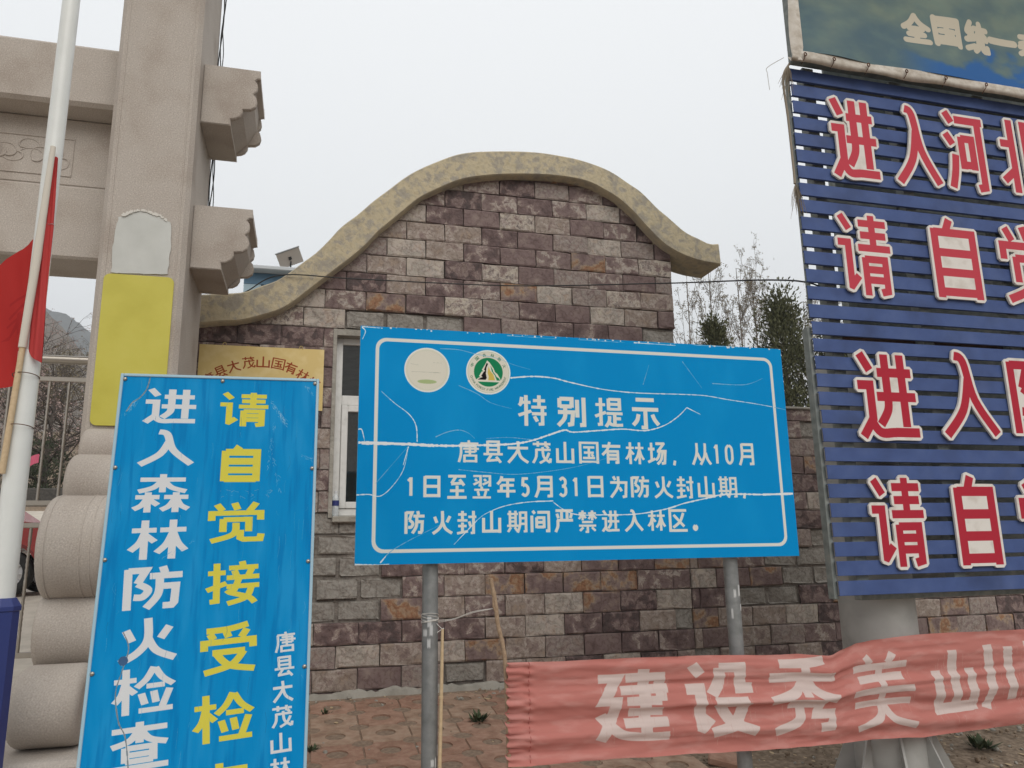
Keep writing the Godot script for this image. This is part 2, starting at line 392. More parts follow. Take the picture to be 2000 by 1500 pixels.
func draw_glyph(im: Image, ch: String, c: Vector2, w: float, h: float, half: float, col: Color, turn := 0.0) -> void:
	# level strokes are cut thinner than upright ones, more so in wide or crowded characters
	var n: int = GLYPH[ch].size()
	var flat := clampf(h / w, 0.6, 1.0) * (0.95 if n < 8 else 0.85)
	var thin: float = half * (1.0 if n < 8 else (0.94 if n < 10 else 0.86))
	var inset := thin * 1.5
	for line in glyph_lines(ch, Vector2.ZERO, w - inset, (h - inset) / flat):
		var polys := []
		for p in Geometry2D.offset_polyline(line, thin, Geometry2D.JOIN_MITER, Geometry2D.END_BUTT):
			var q := PackedVector2Array()
			for v in p: q.append(c + Vector2(v.x, v.y * flat).rotated(turn))
			polys.append(q)
		fill(im, polys, col)

func disc(c: Vector2, r: float, n := 64) -> PackedVector2Array:
	var p := PackedVector2Array()
	for i in n: p.append(c + Vector2(cos(TAU * i / n), sin(TAU * i / n)) * r)
	return p

func rounded(lo: Vector2, hi: Vector2, r: float, n := 8) -> PackedVector2Array:
	var p := PackedVector2Array()
	for k in 4:
		var c := Vector2(hi.x - r if k in [0, 3] else lo.x + r, hi.y - r if k in [0, 1] else lo.y + r)
		for i in n + 1: p.append(c + Vector2.from_angle(PI / 2 * (k + float(i) / n)) * r)
	return p

func crack(im: Image, pts: Array, half: float, col: Color, taper := true) -> void:   # a torn line of uneven width
	var c := curve(pts, 10)
	for i in c.size() - 1:
		var t := float(i) / (c.size() - 1)
		var w: float = half * (rng.randf_range(0.55, 1.15)) * (1.0 - (0.65 * t if taper else 0.0))
		var d: Vector2 = c[i + 1] - c[i]
		if d.length() < 0.01: continue
		var n := d.orthogonal().normalized() * maxf(w, 0.6)
		var e := d.normalized() * 0.7
		fill(im, [PackedVector2Array([c[i] + n - e, c[i + 1] + n + e, c[i + 1] - n + e, c[i] - n - e])], col)

func half_size(im: Image) -> ImageTexture:
	im.resize(im.get_width() / 2, im.get_height() / 2, Image.INTERPOLATE_BILINEAR)
	return ImageTexture.create_from_image(im)

func blotch(im: Image, seed_: int, freq: float, cols: Array, lo: float, hi: float, stretch := Vector2.ONE) -> void:   # uneven wear of a print: colour drifts in patches
	var n := FastNoiseLite.new()
	n.seed = seed_
	n.frequency = freq
	n.fractal_octaves = 4
	for y in range(0, im.get_height(), 3):   # laid on the bare ground colour, before the lettering
		for x in range(0, im.get_width(), 3):
			var k := smoothstep(lo, hi, n.get_noise_2d(x * stretch.x, y * stretch.y))
			if k > 0.01: im.fill_rect(Rect2i(x, y, 3, 3), im.get_pixel(x, y).lerp(cols[0], k * cols[1]))

func panel_mesh(w: float, h: float, d: float) -> ArrayMesh:   # a board hung from its top left corner, printed on the front
	begin()
	var e := Vector2(0.001, 0.5)
	quad_uv(Vector3(0, 0, 0), Vector3(w, 0, 0), Vector3(w, -h, 0), Vector3(0, -h, 0), Vector2(0, 0), Vector2(1, 0), Vector2(1, 1), Vector2(0, 1))
	quad_uv(Vector3(w, 0, -d), Vector3(0, 0, -d), Vector3(0, -h, -d), Vector3(w, -h, -d), e, e, e, e)
	quad_uv(Vector3(0, 0, -d), Vector3(w, 0, -d), Vector3(w, 0, 0), Vector3(0, 0, 0), e, e, e, e)
	quad_uv(Vector3(0, -h, 0), Vector3(w, -h, 0), Vector3(w, -h, -d), Vector3(0, -h, -d), e, e, e, e)
	quad_uv(Vector3(0, 0, -d), Vector3(0, 0, 0), Vector3(0, -h, 0), Vector3(0, -h, -d), e, e, e, e)
	quad_uv(Vector3(w, 0, 0), Vector3(w, 0, -d), Vector3(w, -h, -d), Vector3(w, -h, 0), e, e, e, e)
	return done()

func printed(t: Texture2D, rough := 0.5) -> StandardMaterial3D:
	var m := plain(Color.WHITE, rough)
	m.albedo_texture = t
	m.texture_repeat = false
	m.metallic_specular = 0.14
	return m

# ---------------------------------------------------------------- ground levels
func level(x: float, z: float) -> float:
	var y := 0.0
	if z > -7.5: y = -minf((z + 7.5) * 0.095, 0.36)
	elif x < -0.5:
		var ramp := 0.0
		if z > -9.0: ramp = (-7.5 - z) * 0.16
		elif z > -12.0: ramp = 0.24 + (-9.0 - z) * 0.17
		elif z > -14.0: ramp = 0.75
		elif z > -40.0: ramp = 0.75 + (-14.0 - z) * 0.24
		else: ramp = 6.99
		y = ramp * smoothstep(-0.5, -1.6, x)
	return y

# ---------------------------------------------------------------- the scene
func _ready() -> void:
	rng.seed = 20240411
	var cam := Camera3D.new()
	cam.name = "camera"
	add_child(cam)
	cam.position = Vector3(0, 1.3, 0)
	cam.rotation_degrees = Vector3(12.0, -15.0, -1.0)
	cam.fov = 53.13
	cam.near = 0.05
	cam.far = 5000.0
	cam.current = true

	var env := Environment.new()
	var sky_mat := ProceduralSkyMaterial.new()
	sky_mat.sky_top_color = lin(0.81, 0.825, 0.84)
	sky_mat.sky_horizon_color = lin(0.795, 0.815, 0.83)
	sky_mat.sky_curve = 0.3
	sky_mat.ground_bottom_color = lin(0.16, 0.14, 0.12)
	sky_mat.ground_horizon_color = lin(0.795, 0.815, 0.83)
	sky_mat.ground_curve = 0.02
	sky_mat.sun_angle_max = 1.0
	var sky := Sky.new()
	sky.sky_material = sky_mat
	env.background_mode = Environment.BG_SKY
	env.sky = sky
	env.tonemap_mode = Environment.TONE_MAPPER_LINEAR
	env.tonemap_exposure = 1.32
	env.sdfgi_enabled = true
	env.ssao_enabled = true
	env.ssil_enabled = true
	env.fog_enabled = true
	env.fog_density = 0.0011
	env.fog_light_color = lin(0.74, 0.79, 0.84)
	var we := WorldEnvironment.new()
	we.name = "world_environment"
	we.environment = env
	add_child(we)

	var sun := DirectionalLight3D.new()   # the bright part of the overcast sky, high behind the camera
	sun.name = "sun"
	sun.light_color = lin(1.0, 0.97, 0.93)
	sun.light_energy = 0.5
	sun.light_angular_distance = 50.0
	sun.shadow_enabled = true
	sun.rotation_degrees = Vector3(-43, 8, 0)
	add_child(sun)

	make_materials()
	build_ground()
	build_gatehouse()
	build_boundary_wall()
	build_gateway()
	build_drum_stone()
	build_steel_gate()
	build_pavement()
	build_backdrop()
	build_billboard()
	build_canvas()
	build_notice_board()
	build_standing_sign()
	build_plaque()
	build_flagpole()
	build_banner()
	build_small_things()

func make_materials() -> void:
	grit = noise_tex(7, 0.035, [], 512, 0.0, 6)
	var plum := lin(0.205, 0.146, 0.138)
	var plum2 := lin(0.140, 0.094, 0.090)
	var dark := lin(0.088, 0.062, 0.060)
	var pale := lin(0.46, 0.40, 0.355)
	var cream := lin(0.50, 0.45, 0.36)
	var tan := lin(0.35, 0.265, 0.195)
	var rust := lin(0.265, 0.125, 0.065)
	var grey := lin(0.27, 0.255, 0.225)
	var mid := lin(0.30, 0.238, 0.205)
	var ash := lin(0.30, 0.268, 0.240)
	M.stones = [
		noisy(11, 0.012, [[0.0, plum2], [0.40, plum], [0.54, lin(0.225, 0.165, 0.152)], [0.60, mid], [0.66, pale], [0.76, lin(0.38, 0.335, 0.295)], [0.82, plum], [1.0, plum2]], 0.85, 0.8, 0.5, 60.0),
		noisy(12, 0.011, [[0.0, dark], [0.36, plum2], [0.60, plum], [0.68, mid], [0.72, pale], [0.80, plum], [1.0, cream]], 0.85, 0.8, 0.5, 60.0),
		noisy(13, 0.014, [[0.0, plum2], [0.26, plum], [0.36, mid], [0.44, pale], [0.52, cream], [0.58, pale], [0.62, ash], [0.66, dark], [0.70, pale], [1.0, plum]], 0.85, 0.8, 0.5, 70.0),
		noisy(14, 0.010, [[0.0, plum2], [0.5, plum], [0.78, lin(0.225, 0.168, 0.152)], [1.0, mid]], 0.85, 0.8, 0.35, 40.0),
		noisy(15, 0.013, [[0.0, tan], [0.34, lin(0.29, 0.235, 0.20)], [0.50, lin(0.33, 0.275, 0.235)], [0.60, pale], [0.66, mid], [1.0, plum]], 0.85, 0.8, 0.5, 60.0),
		noisy(16, 0.014, [[0.0, lin(0.07, 0.056, 0.053)], [0.36, dark], [0.50, plum2], [0.58, plum], [0.66, mid], [0.72, plum], [1.0, plum2]], 0.85, 0.8, 0.5, 60.0),
		noisy(17, 0.012, [[0.0, cream], [0.36, pale], [0.52, lin(0.37, 0.335, 0.285)], [0.60, ash], [0.66, pale], [1.0, tan]], 0.87, 0.8, 0.5, 55.0),
		noisy(18, 0.007, [[0.0, plum2], [0.38, plum], [0.52, lin(0.26, 0.195, 0.165)], [0.58, tan], [0.64, lin(0.33, 0.205, 0.12)], [0.74, rust], [0.82, lin(0.33, 0.205, 0.12)], [1.0, tan]], 0.85, 0.8, 0.5, 30.0),
		noisy(19, 0.012, [[0.0, grey], [0.42, lin(0.31, 0.29, 0.26)], [0.56, lin(0.24, 0.225, 0.20)], [0.70, lin(0.34, 0.32, 0.285)], [1.0, grey]], 0.92, 0.8, 0.9, 30.0),
		noisy(20, 0.014, [[0.0, mid], [0.36, lin(0.32, 0.27, 0.24)], [0.48, plum], [0.55, lin(0.34, 0.295, 0.265)], [0.62, ash], [0.70, mid], [1.0, plum]], 0.85, 0.8, 0.5, 70.0),
	]
	var vein := noise_tex(47, 0.010, [[0.0, lin(0.80, 0.76, 0.74)], [0.30, Color.WHITE], [0.62, lin(0.94, 0.93, 0.93)], [0.70, lin(0.84, 0.81, 0.80)], [0.80, lin(0.58, 0.53, 0.52)], [0.86, lin(0.90, 0.88, 0.87)], [1.0, lin(0.58, 0.53, 0.51)]], 1024, 50.0, 5)
	(vein.noise as FastNoiseLite).fractal_type = FastNoiseLite.FRACTAL_RIDGED
	for m in M.stones: overlay(m, vein, 0.9)
	M.mortar = noisy(21, 0.02, [[0.0, lin(0.14, 0.12, 0.105)], [1.0, lin(0.25, 0.225, 0.195)]], 0.95, 1.0, 0.8)
	M.cement = noisy(22, 0.012, [[0.0, lin(0.24, 0.225, 0.195)], [0.5, lin(0.33, 0.31, 0.27)], [1.0, lin(0.40, 0.375, 0.33)]], 0.95, 0.8, 0.6, 15.0)
	M.coping = noisy(23, 0.013, [[0.0, lin(0.33, 0.30, 0.25)], [0.30, lin(0.37, 0.335, 0.27)], [0.38, lin(0.45, 0.395, 0.285)], [0.50, lin(0.51, 0.44, 0.30)], [0.64, lin(0.52, 0.45, 0.31)], [0.70, lin(0.45, 0.395, 0.29)], [0.78, lin(0.38, 0.345, 0.28)], [1.0, lin(0.33, 0.30, 0.25)]], 0.92, 0.75, 0.5, 55.0)
	M.granite = noisy(24, 0.09, [[0.0, lin(0.27, 0.23, 0.20)], [0.30, lin(0.405, 0.365, 0.325)], [0.62, lin(0.455, 0.41, 0.365)], [0.78, lin(0.55, 0.495, 0.44)], [1.0, lin(0.66, 0.61, 0.55)]], 0.9, 1.7, 0.08)
	var stain := noise_tex(25, 0.006, [[0.0, lin(0.76, 0.72, 0.69)], [0.36, lin(0.93, 0.915, 0.90)], [0.6, Color.WHITE], [1.0, lin(0.95, 0.94, 0.93)]], 512, 20.0)
	overlay(M.granite, stain, 0.35)
	overlay(M.coping, noise_tex(49, 0.02, [[0.0, lin(0.80, 0.78, 0.76)], [0.35, Color.WHITE], [0.65, lin(0.97, 0.96, 0.95)], [1.0, lin(0.78, 0.76, 0.74)]], 512, 30.0), 0.9)
	M.paver = [
		noisy(26, 0.03, [[0.0, lin(0.33, 0.19, 0.135)], [0.5, lin(0.39, 0.235, 0.17)], [1.0, lin(0.44, 0.30, 0.225)]], 0.92, 0.9, 0.3),
		noisy(27, 0.02, [[0.0, lin(0.34, 0.215, 0.155)], [0.5, lin(0.40, 0.275, 0.20)], [1.0, lin(0.44, 0.33, 0.25)]], 0.92, 0.9, 0.3),
		noisy(28, 0.03, [[0.0, lin(0.30, 0.165, 0.115)], [0.5, lin(0.36, 0.21, 0.15)], [1.0, lin(0.42, 0.285, 0.21)]], 0.92, 0.9, 0.3),
	]
	for m in M.paver: overlay(m, noise_tex(46, 0.012, [[0.0, lin(0.62, 0.58, 0.54)], [0.42, lin(0.86, 0.85, 0.83)], [0.6, Color.WHITE], [1.0, lin(0.80, 0.80, 0.78)]], 512, 30.0), 0.7)
	M.bed = noisy(48, 0.05, [[0.0, lin(0.17, 0.12, 0.085)], [0.5, lin(0.25, 0.18, 0.13)], [1.0, lin(0.33, 0.25, 0.185)]], 0.97, 0.8, 0.6)
	M.soil = noisy(29, 0.05, [[0.0, lin(0.11, 0.082, 0.056)], [0.45, lin(0.21, 0.155, 0.107)], [0.75, lin(0.29, 0.222, 0.16)], [1.0, lin(0.38, 0.31, 0.24)]], 0.97, 0.6, 1.2)
	M.concrete = noisy(30, 0.02, [[0.0, lin(0.42, 0.38, 0.325)], [0.6, lin(0.52, 0.47, 0.405)], [1.0, lin(0.58, 0.53, 0.46)]], 0.92, 0.3, 0.3)
	M.steel = plain(lin(0.36, 0.33, 0.29), 0.32, 0.85)
	M.galv = noisy(31, 0.02, [[0.0, lin(0.17, 0.178, 0.178)], [0.5, lin(0.24, 0.25, 0.25)], [1.0, lin(0.32, 0.33, 0.33)]], 0.5, 1.0)
	M.galv.metallic = 0.45
	M.column = noisy(32, 0.008, [[0.0, lin(0.27, 0.27, 0.255)], [0.5, lin(0.36, 0.36, 0.34)], [1.0, lin(0.43, 0.43, 0.41)]], 0.55, 0.8, 0.0, 20.0)
	M.slat = noisy(33, 0.008, [[0.0, lin(0.048, 0.078, 0.205)], [0.5, lin(0.060, 0.098, 0.245)], [1.0, lin(0.082, 0.122, 0.275)]], 0.55, 0.8, 0.0, 20.0)
	overlay(M.slat, stain, 0.5)
	M.slat.metallic_specular = 0.3
	M.frame_grey = noisy(34, 0.02, [[0.0, lin(0.14, 0.16, 0.155)], [0.6, lin(0.22, 0.245, 0.235)], [1.0, lin(0.30, 0.30, 0.27)]], 0.6, 1.0)
	M.rusty = noisy(35, 0.02, [[0.0, lin(0.05, 0.03, 0.022)], [0.6, lin(0.12, 0.055, 0.03)], [1.0, lin(0.2, 0.1, 0.05)]], 0.85, 1.0)
	M.white_frame = noisy(36, 0.02, [[0.0, lin(0.55, 0.54, 0.51)], [0.4, lin(0.68, 0.675, 0.65)], [1.0, lin(0.74, 0.735, 0.71)]], 0.5, 1.0)
	M.glass = plain(Color(0.16, 0.18, 0.18, 0.30), 0.03)
	M.glass.transparency = BaseMaterial3D.TRANSPARENCY_ALPHA
	M.room = plain(lin(0.05, 0.05, 0.05), 0.9)
	M.black = plain(lin(0.02, 0.02, 0.02), 0.6)
	M.wood = noisy(37, 0.05, [[0.0, lin(0.24, 0.16, 0.10)], [1.0, lin(0.42, 0.31, 0.21)]], 0.85, 2.0, 0.2)
	M.bamboo = noisy(38, 0.03, [[0.0, lin(0.46, 0.34, 0.20)], [1.0, lin(0.60, 0.46, 0.29)]], 0.6, 2.0)
	M.pole_white = noisy(39, 0.012, [[0.0, lin(0.60, 0.62, 0.60)], [0.5, lin(0.66, 0.68, 0.66)], [1.0, lin(0.70, 0.72, 0.70)]], 0.35, 0.6)
	M.pole_blue = plain(lin(0.030, 0.045, 0.175), 0.3)
	M.twig = noisy(40, 0.05, [[0.0, lin(0.12, 0.10, 0.085)], [1.0, lin(0.24, 0.205, 0.175)]], 0.95, 1.0)
	M.bark_dark = noisy(41, 0.05, [[0.0, lin(0.055, 0.045, 0.038)], [1.0, lin(0.12, 0.098, 0.082)]], 0.95, 1.0)
	M.bud = plain(lin(0.20, 0.165, 0.095), 0.9)
	M.blossom = plain(lin(0.42, 0.31, 0.285), 0.9)
	M.conifer = noisy(42, 0.03, [[0.0, lin(0.045, 0.052, 0.024)], [0.5, lin(0.085, 0.09, 0.04)], [1.0, lin(0.15, 0.14, 0.07)]], 0.9, 1.5)
	M.shrub = noisy(43, 0.03, [[0.0, lin(0.026, 0.038, 0.020)], [1.0, lin(0.065, 0.075, 0.035)]], 0.9, 1.5)
	M.weed = plain(lin(0.055, 0.075, 0.032), 0.85)
	M.hill = noisy(44, 0.02, [[0.0, lin(0.12, 0.105, 0.09)], [0.5, lin(0.18, 0.152, 0.128)], [1.0, lin(0.24, 0.20, 0.17)]], 0.97, 0.06)
	M.far_hill = noisy(45, 0.02, [[0.0, lin(0.075, 0.08, 0.08)], [1.0, lin(0.12, 0.12, 0.115)]], 0.97, 0.02)
	M.string = plain(lin(0.62, 0.60, 0.56), 0.8)

# ---------------------------------------------------------------- setting
func build_ground() -> void:
	begin()
	st.set_smooth_group(1)
	var n := FastNoiseLite.new()
	n.seed = 5
	n.frequency = 0.9
	var xs := [-400.0, -120.0, -40.0, -16.0]
	var x := -8.0
	while x < 12.0:
		xs.append(x); x += 0.25
	xs += [12.0, 16.0, 40.0, 120.0, 400.0]
	var zs := [-600.0, -200.0, -90.0, -60.0, -40.0, -30.0, -20.0, -14.0, -12.0]
	var z := -10.0
	while z < -2.0:
		zs.append(z); z += 0.25
	zs += [-2.0, 0.0, 4.0, 20.0, 100.0]
	var at := func(i: int, j: int) -> Vector3:
		var px: float = xs[i]
		var pz: float = zs[j]
		var bump := 0.0
		if px > 2.5 and px < 9.0 and pz > -7.3 and pz < -2.0: bump = n.get_noise_2d(px, pz) * 0.05 + n.get_noise_2d(px * 4.0, pz * 4.0) * 0.015
		return Vector3(px, level(px, pz) - 0.03 + bump, pz)
	for j in zs.size() - 1:
		for i in xs.size() - 1:
			quad(at.call(i, j), at.call(i + 1, j), at.call(i + 1, j + 1), at.call(i, j + 1))
	setting("ground", done(), M.soil)
	# the concrete road that climbs behind the gate
	begin()
	st.set_smooth_group(1)
	var rz := [-7.6, -8.3, -9.0, -10.0, -11.0, -12.0, -14.0, -17.0, -20.5]
	for j in rz.size() - 1:
		for i in 10:
			var a := -14.0 + i * 1.24
			var b := a + 1.24
			quad(Vector3(a, level(a, rz[j + 1]) + 0.012, rz[j + 1]), Vector3(b, level(b, rz[j + 1]) + 0.012, rz[j + 1]), Vector3(b, level(b, rz[j]) + 0.012, rz[j]), Vector3(a, level(a, rz[j]) + 0.012, rz[j]))
	setting("road", done(), M.concrete)
	# a paved apron in front of the gateway
	begin()
	st.set_smooth_group(1)
	for j in 20:
		var z0 := -7.6 + j * 0.4
		for i in 6:
			var a := -8.0 + i * 1.2
			quad(Vector3(a, level(a, z0) + 0.0, z0), Vector3(a + 1.2, level(a + 1.2, z0) + 0.0, z0), Vector3(a + 1.2, level(a + 1.2, z0 + 0.4), z0 + 0.4), Vector3(a, level(a, z0 + 0.4), z0 + 0.4))
	setting("forecourt", done(), M.concrete)

func paver_mesh(s: float) -> ArrayMesh:   # a grass paver: quarter circles bitten out of its corners and a round hole in the middle
	begin()
	var h := s / 2.0 - 0.004
	var r := 0.075
	var hole := 0.078
	var outer := []
	for k in 4:
		var c: Vector2 = [Vector2(h, h), Vector2(-h, h), Vector2(-h, -h), Vector2(h, -h)][k]
		var from: float = [PI * 1.5, 0.0, PI * 0.5, PI][k]
		for i in 5: outer.append(c + Vector2.from_angle(from - PI / 2.0 * i / 4.0) * r)
		var side: Vector2 = [Vector2(0, h), Vector2(-h, 0), Vector2(0, -h), Vector2(h, 0)][k]
		for q in [0.055, 0.0, -0.055]: outer.append(side + Vector2(side.y, -side.x).normalized() * q)
	var n: int = outer.size()
	for i in n:
		var a: Vector2 = outer[i]
		var b: Vector2 = outer[(i + 1) % n]
		var ia := a.normalized() * hole
		var ib := b.normalized() * hole
		var sa := a * 0.975
		var sb := b * 0.975
		quad(Vector3(sa.x, 0.0, sa.y), Vector3(sb.x, 0.0, sb.y), Vector3(ib.x, 0.0, ib.y), Vector3(ia.x, 0.0, ia.y))
		quad(Vector3(a.x, -0.008, a.y), Vector3(b.x, -0.008, b.y), Vector3(sb.x, 0.0, sb.y), Vector3(sa.x, 0.0, sa.y))
		quad(Vector3(a.x, -0.05, a.y), Vector3(b.x, -0.05, b.y), Vector3(b.x, -0.008, b.y), Vector3(a.x, -0.008, a.y))
		quad(Vector3(ia.x, 0.0, ia.y), Vector3(ib.x, 0.0, ib.y), Vector3(ib.x, -0.05, ib.y), Vector3(ia.x, -0.05, ia.y))
	return done()

func build_pavement() -> void:
	begin()
	st.set_smooth_group(1)
	for j in 22:
		var z0 := -7.5 + j * 0.25
		quad(Vector3(-0.72, level(0, z0) + 0.003, z0), Vector3(2.75, level(0, z0) + 0.003, z0), Vector3(2.75, level(0, z0 + 0.25) + 0.003, z0 + 0.25), Vector3(-0.72, level(0, z0 + 0.25) + 0.003, z0 + 0.25))
	var bed := setting("pavement", done(), M.bed)
	var mesh := paver_mesh(0.38)
	for j in 11:
		for i in 9:
			var z := -7.19 + j * 0.38
			var x := -0.48 + i * 0.38
			if i == 8 and j % 3 == 1: continue
			var o := obj("paver", mesh, M.paver[rng.randi() % 3], bed, Vector3(x, level(x, z) + 0.013 + rng.randf_range(-0.004, 0.004), z))
			o.rotation = Vector3((atan(0.095) if z < -3.9 else 0.0) + rng.randf_range(-0.012, 0.012), rng.randf_range(-0.012, 0.012), rng.randf_range(-0.012, 0.012))

# ---------------------------------------------------------------- gatehouse
const COPING_TOP := [-1.30, 3.65, -1.13, 3.66, -0.86, 3.69, -0.65, 3.72, -0.5, 3.79, -0.37, 3.85, -0.25, 3.94, -0.11, 4.07, 0.0, 4.17, 0.11, 4.3, 0.24, 4.47, 0.39, 4.61, 0.55, 4.78, 0.68, 4.9, 0.92, 5.12, 1.21, 5.3, 1.49, 5.43, 1.87, 5.5, 2.29, 5.54, 2.61, 5.53, 2.86, 5.5, 3.15, 5.42, 3.38, 5.29, 3.53, 5.2, 3.72, 5.02, 3.84, 4.93, 4.04, 4.77, 4.21, 4.7, 4.34, 4.65, 4.45, 4.66]
const COPING_LOW := [-1.30, 3.36, -1.09, 3.37, -0.84, 3.41, -0.66, 3.43, -0.48, 3.49, -0.33, 3.55, -0.2, 3.64, -0.05, 3.78, 0.09, 3.91, 0.24, 4.05, 0.37, 4.17, 0.49, 4.3, 0.6, 4.44, 0.73, 4.57, 0.86, 4.7, 1.02, 4.855, 1.25, 5.0, 1.46, 5.11, 1.71, 5.18, 1.99, 5.23, 2.39, 5.27, 2.7, 5.27, 2.91, 5.24, 3.08, 5.17, 3.25, 5.08, 3.43, 4.93, 3.55, 4.8, 3.7, 4.65, 3.82, 4.56, 4.02, 4.47, 4.24, 4.42, 4.37, 4.41, 4.46, 4.40]

func along(flat: Array, n: int) -> Array:   # resample a polyline by length
	var pts := []
	for i in range(0, flat.size(), 2): pts.append(Vector2(flat[i], flat[i + 1]))
	var c := curve(pts, 6)
	var total := 0.0
	for i in c.size() - 1: total += c[i].distance_to(c[i + 1])
	var out := [c[0]]
	var run := 0.0
	var want := total / n
	for i in c.size() - 1:
		var d: float = c[i].distance_to(c[i + 1])
		while run + d >= want and out.size() < n:
			out.append(c[i].lerp(c[i + 1], (want - run) / d))
			want += total / n
		run += d
	out.append(c[-1])
	return out

func stone_mesh(w: float, h: float, rough: float) -> ArrayMesh:   # a face stone: chamfered rim and a gently uneven face
	begin()
	var g := []
	for j in 4:
		var row := []
		for i in 5:
			var rim: bool = i == 0 or i == 4 or j == 0 or j == 3
			var px: float = w * ([-0.5, -0.5 + 0.02 / w, 0.0, 0.5 - 0.02 / w, 0.5][i]) + (0.0 if rim else rng.randf_range(-0.02, 0.02))
			var py: float = h * ([0.5, 0.5 - 0.015 / h, -0.5 + 0.015 / h, -0.5][j])
			row.append(Vector3(px + (rng.randf_range(-0.003, 0.003) if rim else 0.0), py + (rng.randf_range(-0.003, 0.003) if rim else 0.0), (-0.007 if rim else 0.0) + rng.randf_range(-rough, rough)))
		g.append(row)
	for j in 3:
		for i in 4: quad(g[j][i], g[j][i + 1], g[j + 1][i + 1], g[j + 1][i])
	var back := Vector3(0, 0, -0.05)
	for i in 4:
		quad(g[0][i] + back, g[0][i + 1] + back, g[0][i + 1], g[0][i])
		quad(g[3][i], g[3][i + 1], g[3][i + 1] + back, g[3][i] + back)
	for j in 3:
		quad(g[j][0] + back, g[j][0], g[j + 1][0], g[j + 1][0] + back)
		quad(g[j][4], g[j][4] + back, g[j + 1][4] + back, g[j + 1][4])
	return done()

var stone_full := []
var stone_half := []
var stone_bare := []

func lay_stones(parent: Node, region: PackedVector2Array, hole: PackedVector2Array, x_right: float, y_low: float, rows: int, z: float, bare: Callable) -> void:
	if stone_full.is_empty():
		for k in 12: stone_full.append(stone_mesh(0.392, 0.192, 0.006))
		for k in 8: stone_bare.append(stone_mesh(0.365, 0.168, 0.014))
		for k in 4: stone_half.append(stone_mesh(0.192, 0.192, 0.006))
	var lo := 1e9
	for p in region: lo = minf(lo, p.x)
	for k in rows:
		var y0 := y_low + 0.2 * k
		var x1 := x_right
		var first := true
		while x1 > lo + 0.02:
			var w := 0.2 if (first and k % 2 == 1) else 0.4
			first = false
			var x0 := x1 - w
			var rect := PackedVector2Array([Vector2(x0 + 0.0035, y0 + 0.0035), Vector2(x1 - 0.0035, y0 + 0.0035), Vector2(x1 - 0.0035, y0 + 0.1965), Vector2(x0 + 0.0035, y0 + 0.1965)])
			var c := Vector2(x0 + w / 2.0, y0 + 0.1)
			var pick := rng.randf()
			var high := smoothstep(1.6, 3.2, c.y)
			var kind := 0
			var low_dark := 0.10 * (1.0 - high)
			if rng.randf() < low_dark: kind = 5
			elif pick < 0.17: kind = 0
			elif pick < 0.30: kind = 2 if rng.randf() < 0.35 + 0.4 * high else 4
			elif pick < 0.44: kind = 3
			elif pick < 0.56: kind = 1
			elif pick < 0.68: kind = 9
			elif pick < 0.76: kind = 6
			elif pick < 0.83: kind = 4
			elif pick < 0.90: kind = 5
			elif pick < 0.94: kind = 7
			else: kind = 8 if c.y < 3.0 else 6
			if c.y < 2.0 and rng.randf() < 0.30: kind = [4, 4, 7, 1, 6][rng.randi() % 5]
			var sunk := rng.randf_range(-0.009, 0.006)
			if bare.call(c): kind = 8
			if kind == 8: sunk -= rng.randf_range(0.012, 0.030)
			var parts := Geometry2D.intersect_polygons(rect, region)
			var cut := not (parts.size() == 1 and absf(area(parts[0]) - area(rect)) < 1e-5)
			if hole.size() and Geometry2D.intersect_polygons(rect, hole).size():
				cut = true
				var left := []
				for p in parts: left += Array(Geometry2D.clip_polygons(p, hole))
				parts.assign(left)
			if not cut:
				var list: Array = stone_half if w < 0.3 else (stone_bare if kind == 8 else stone_full)
				obj("stone", list[rng.randi() % list.size()], M.stones[kind], parent, Vector3(c.x, c.y, z + sunk)).rotation = Vector3(rng.randf_range(-0.03, 0.03), rng.randf_range(-0.018, 0.018), rng.randf_range(-0.004, 0.004))
			else:
				for p in parts:
					if absf(area(p)) < 0.0025: continue
					begin()
					var inner := Geometry2D.offset_polygon(p, -0.006)
					prism(p, -0.05, -0.006)
					for q in inner: prism(q, -0.007, 0.0)
					obj("stone", done(), M.stones[kind], parent, Vector3(0, 0, z + sunk))
			x1 = x0

func area(p: PackedVector2Array) -> float:
	var s := 0.0
	for i in p.size(): s += p[i].cross(p[(i + 1) % p.size()])
	return absf(s) / 2.0

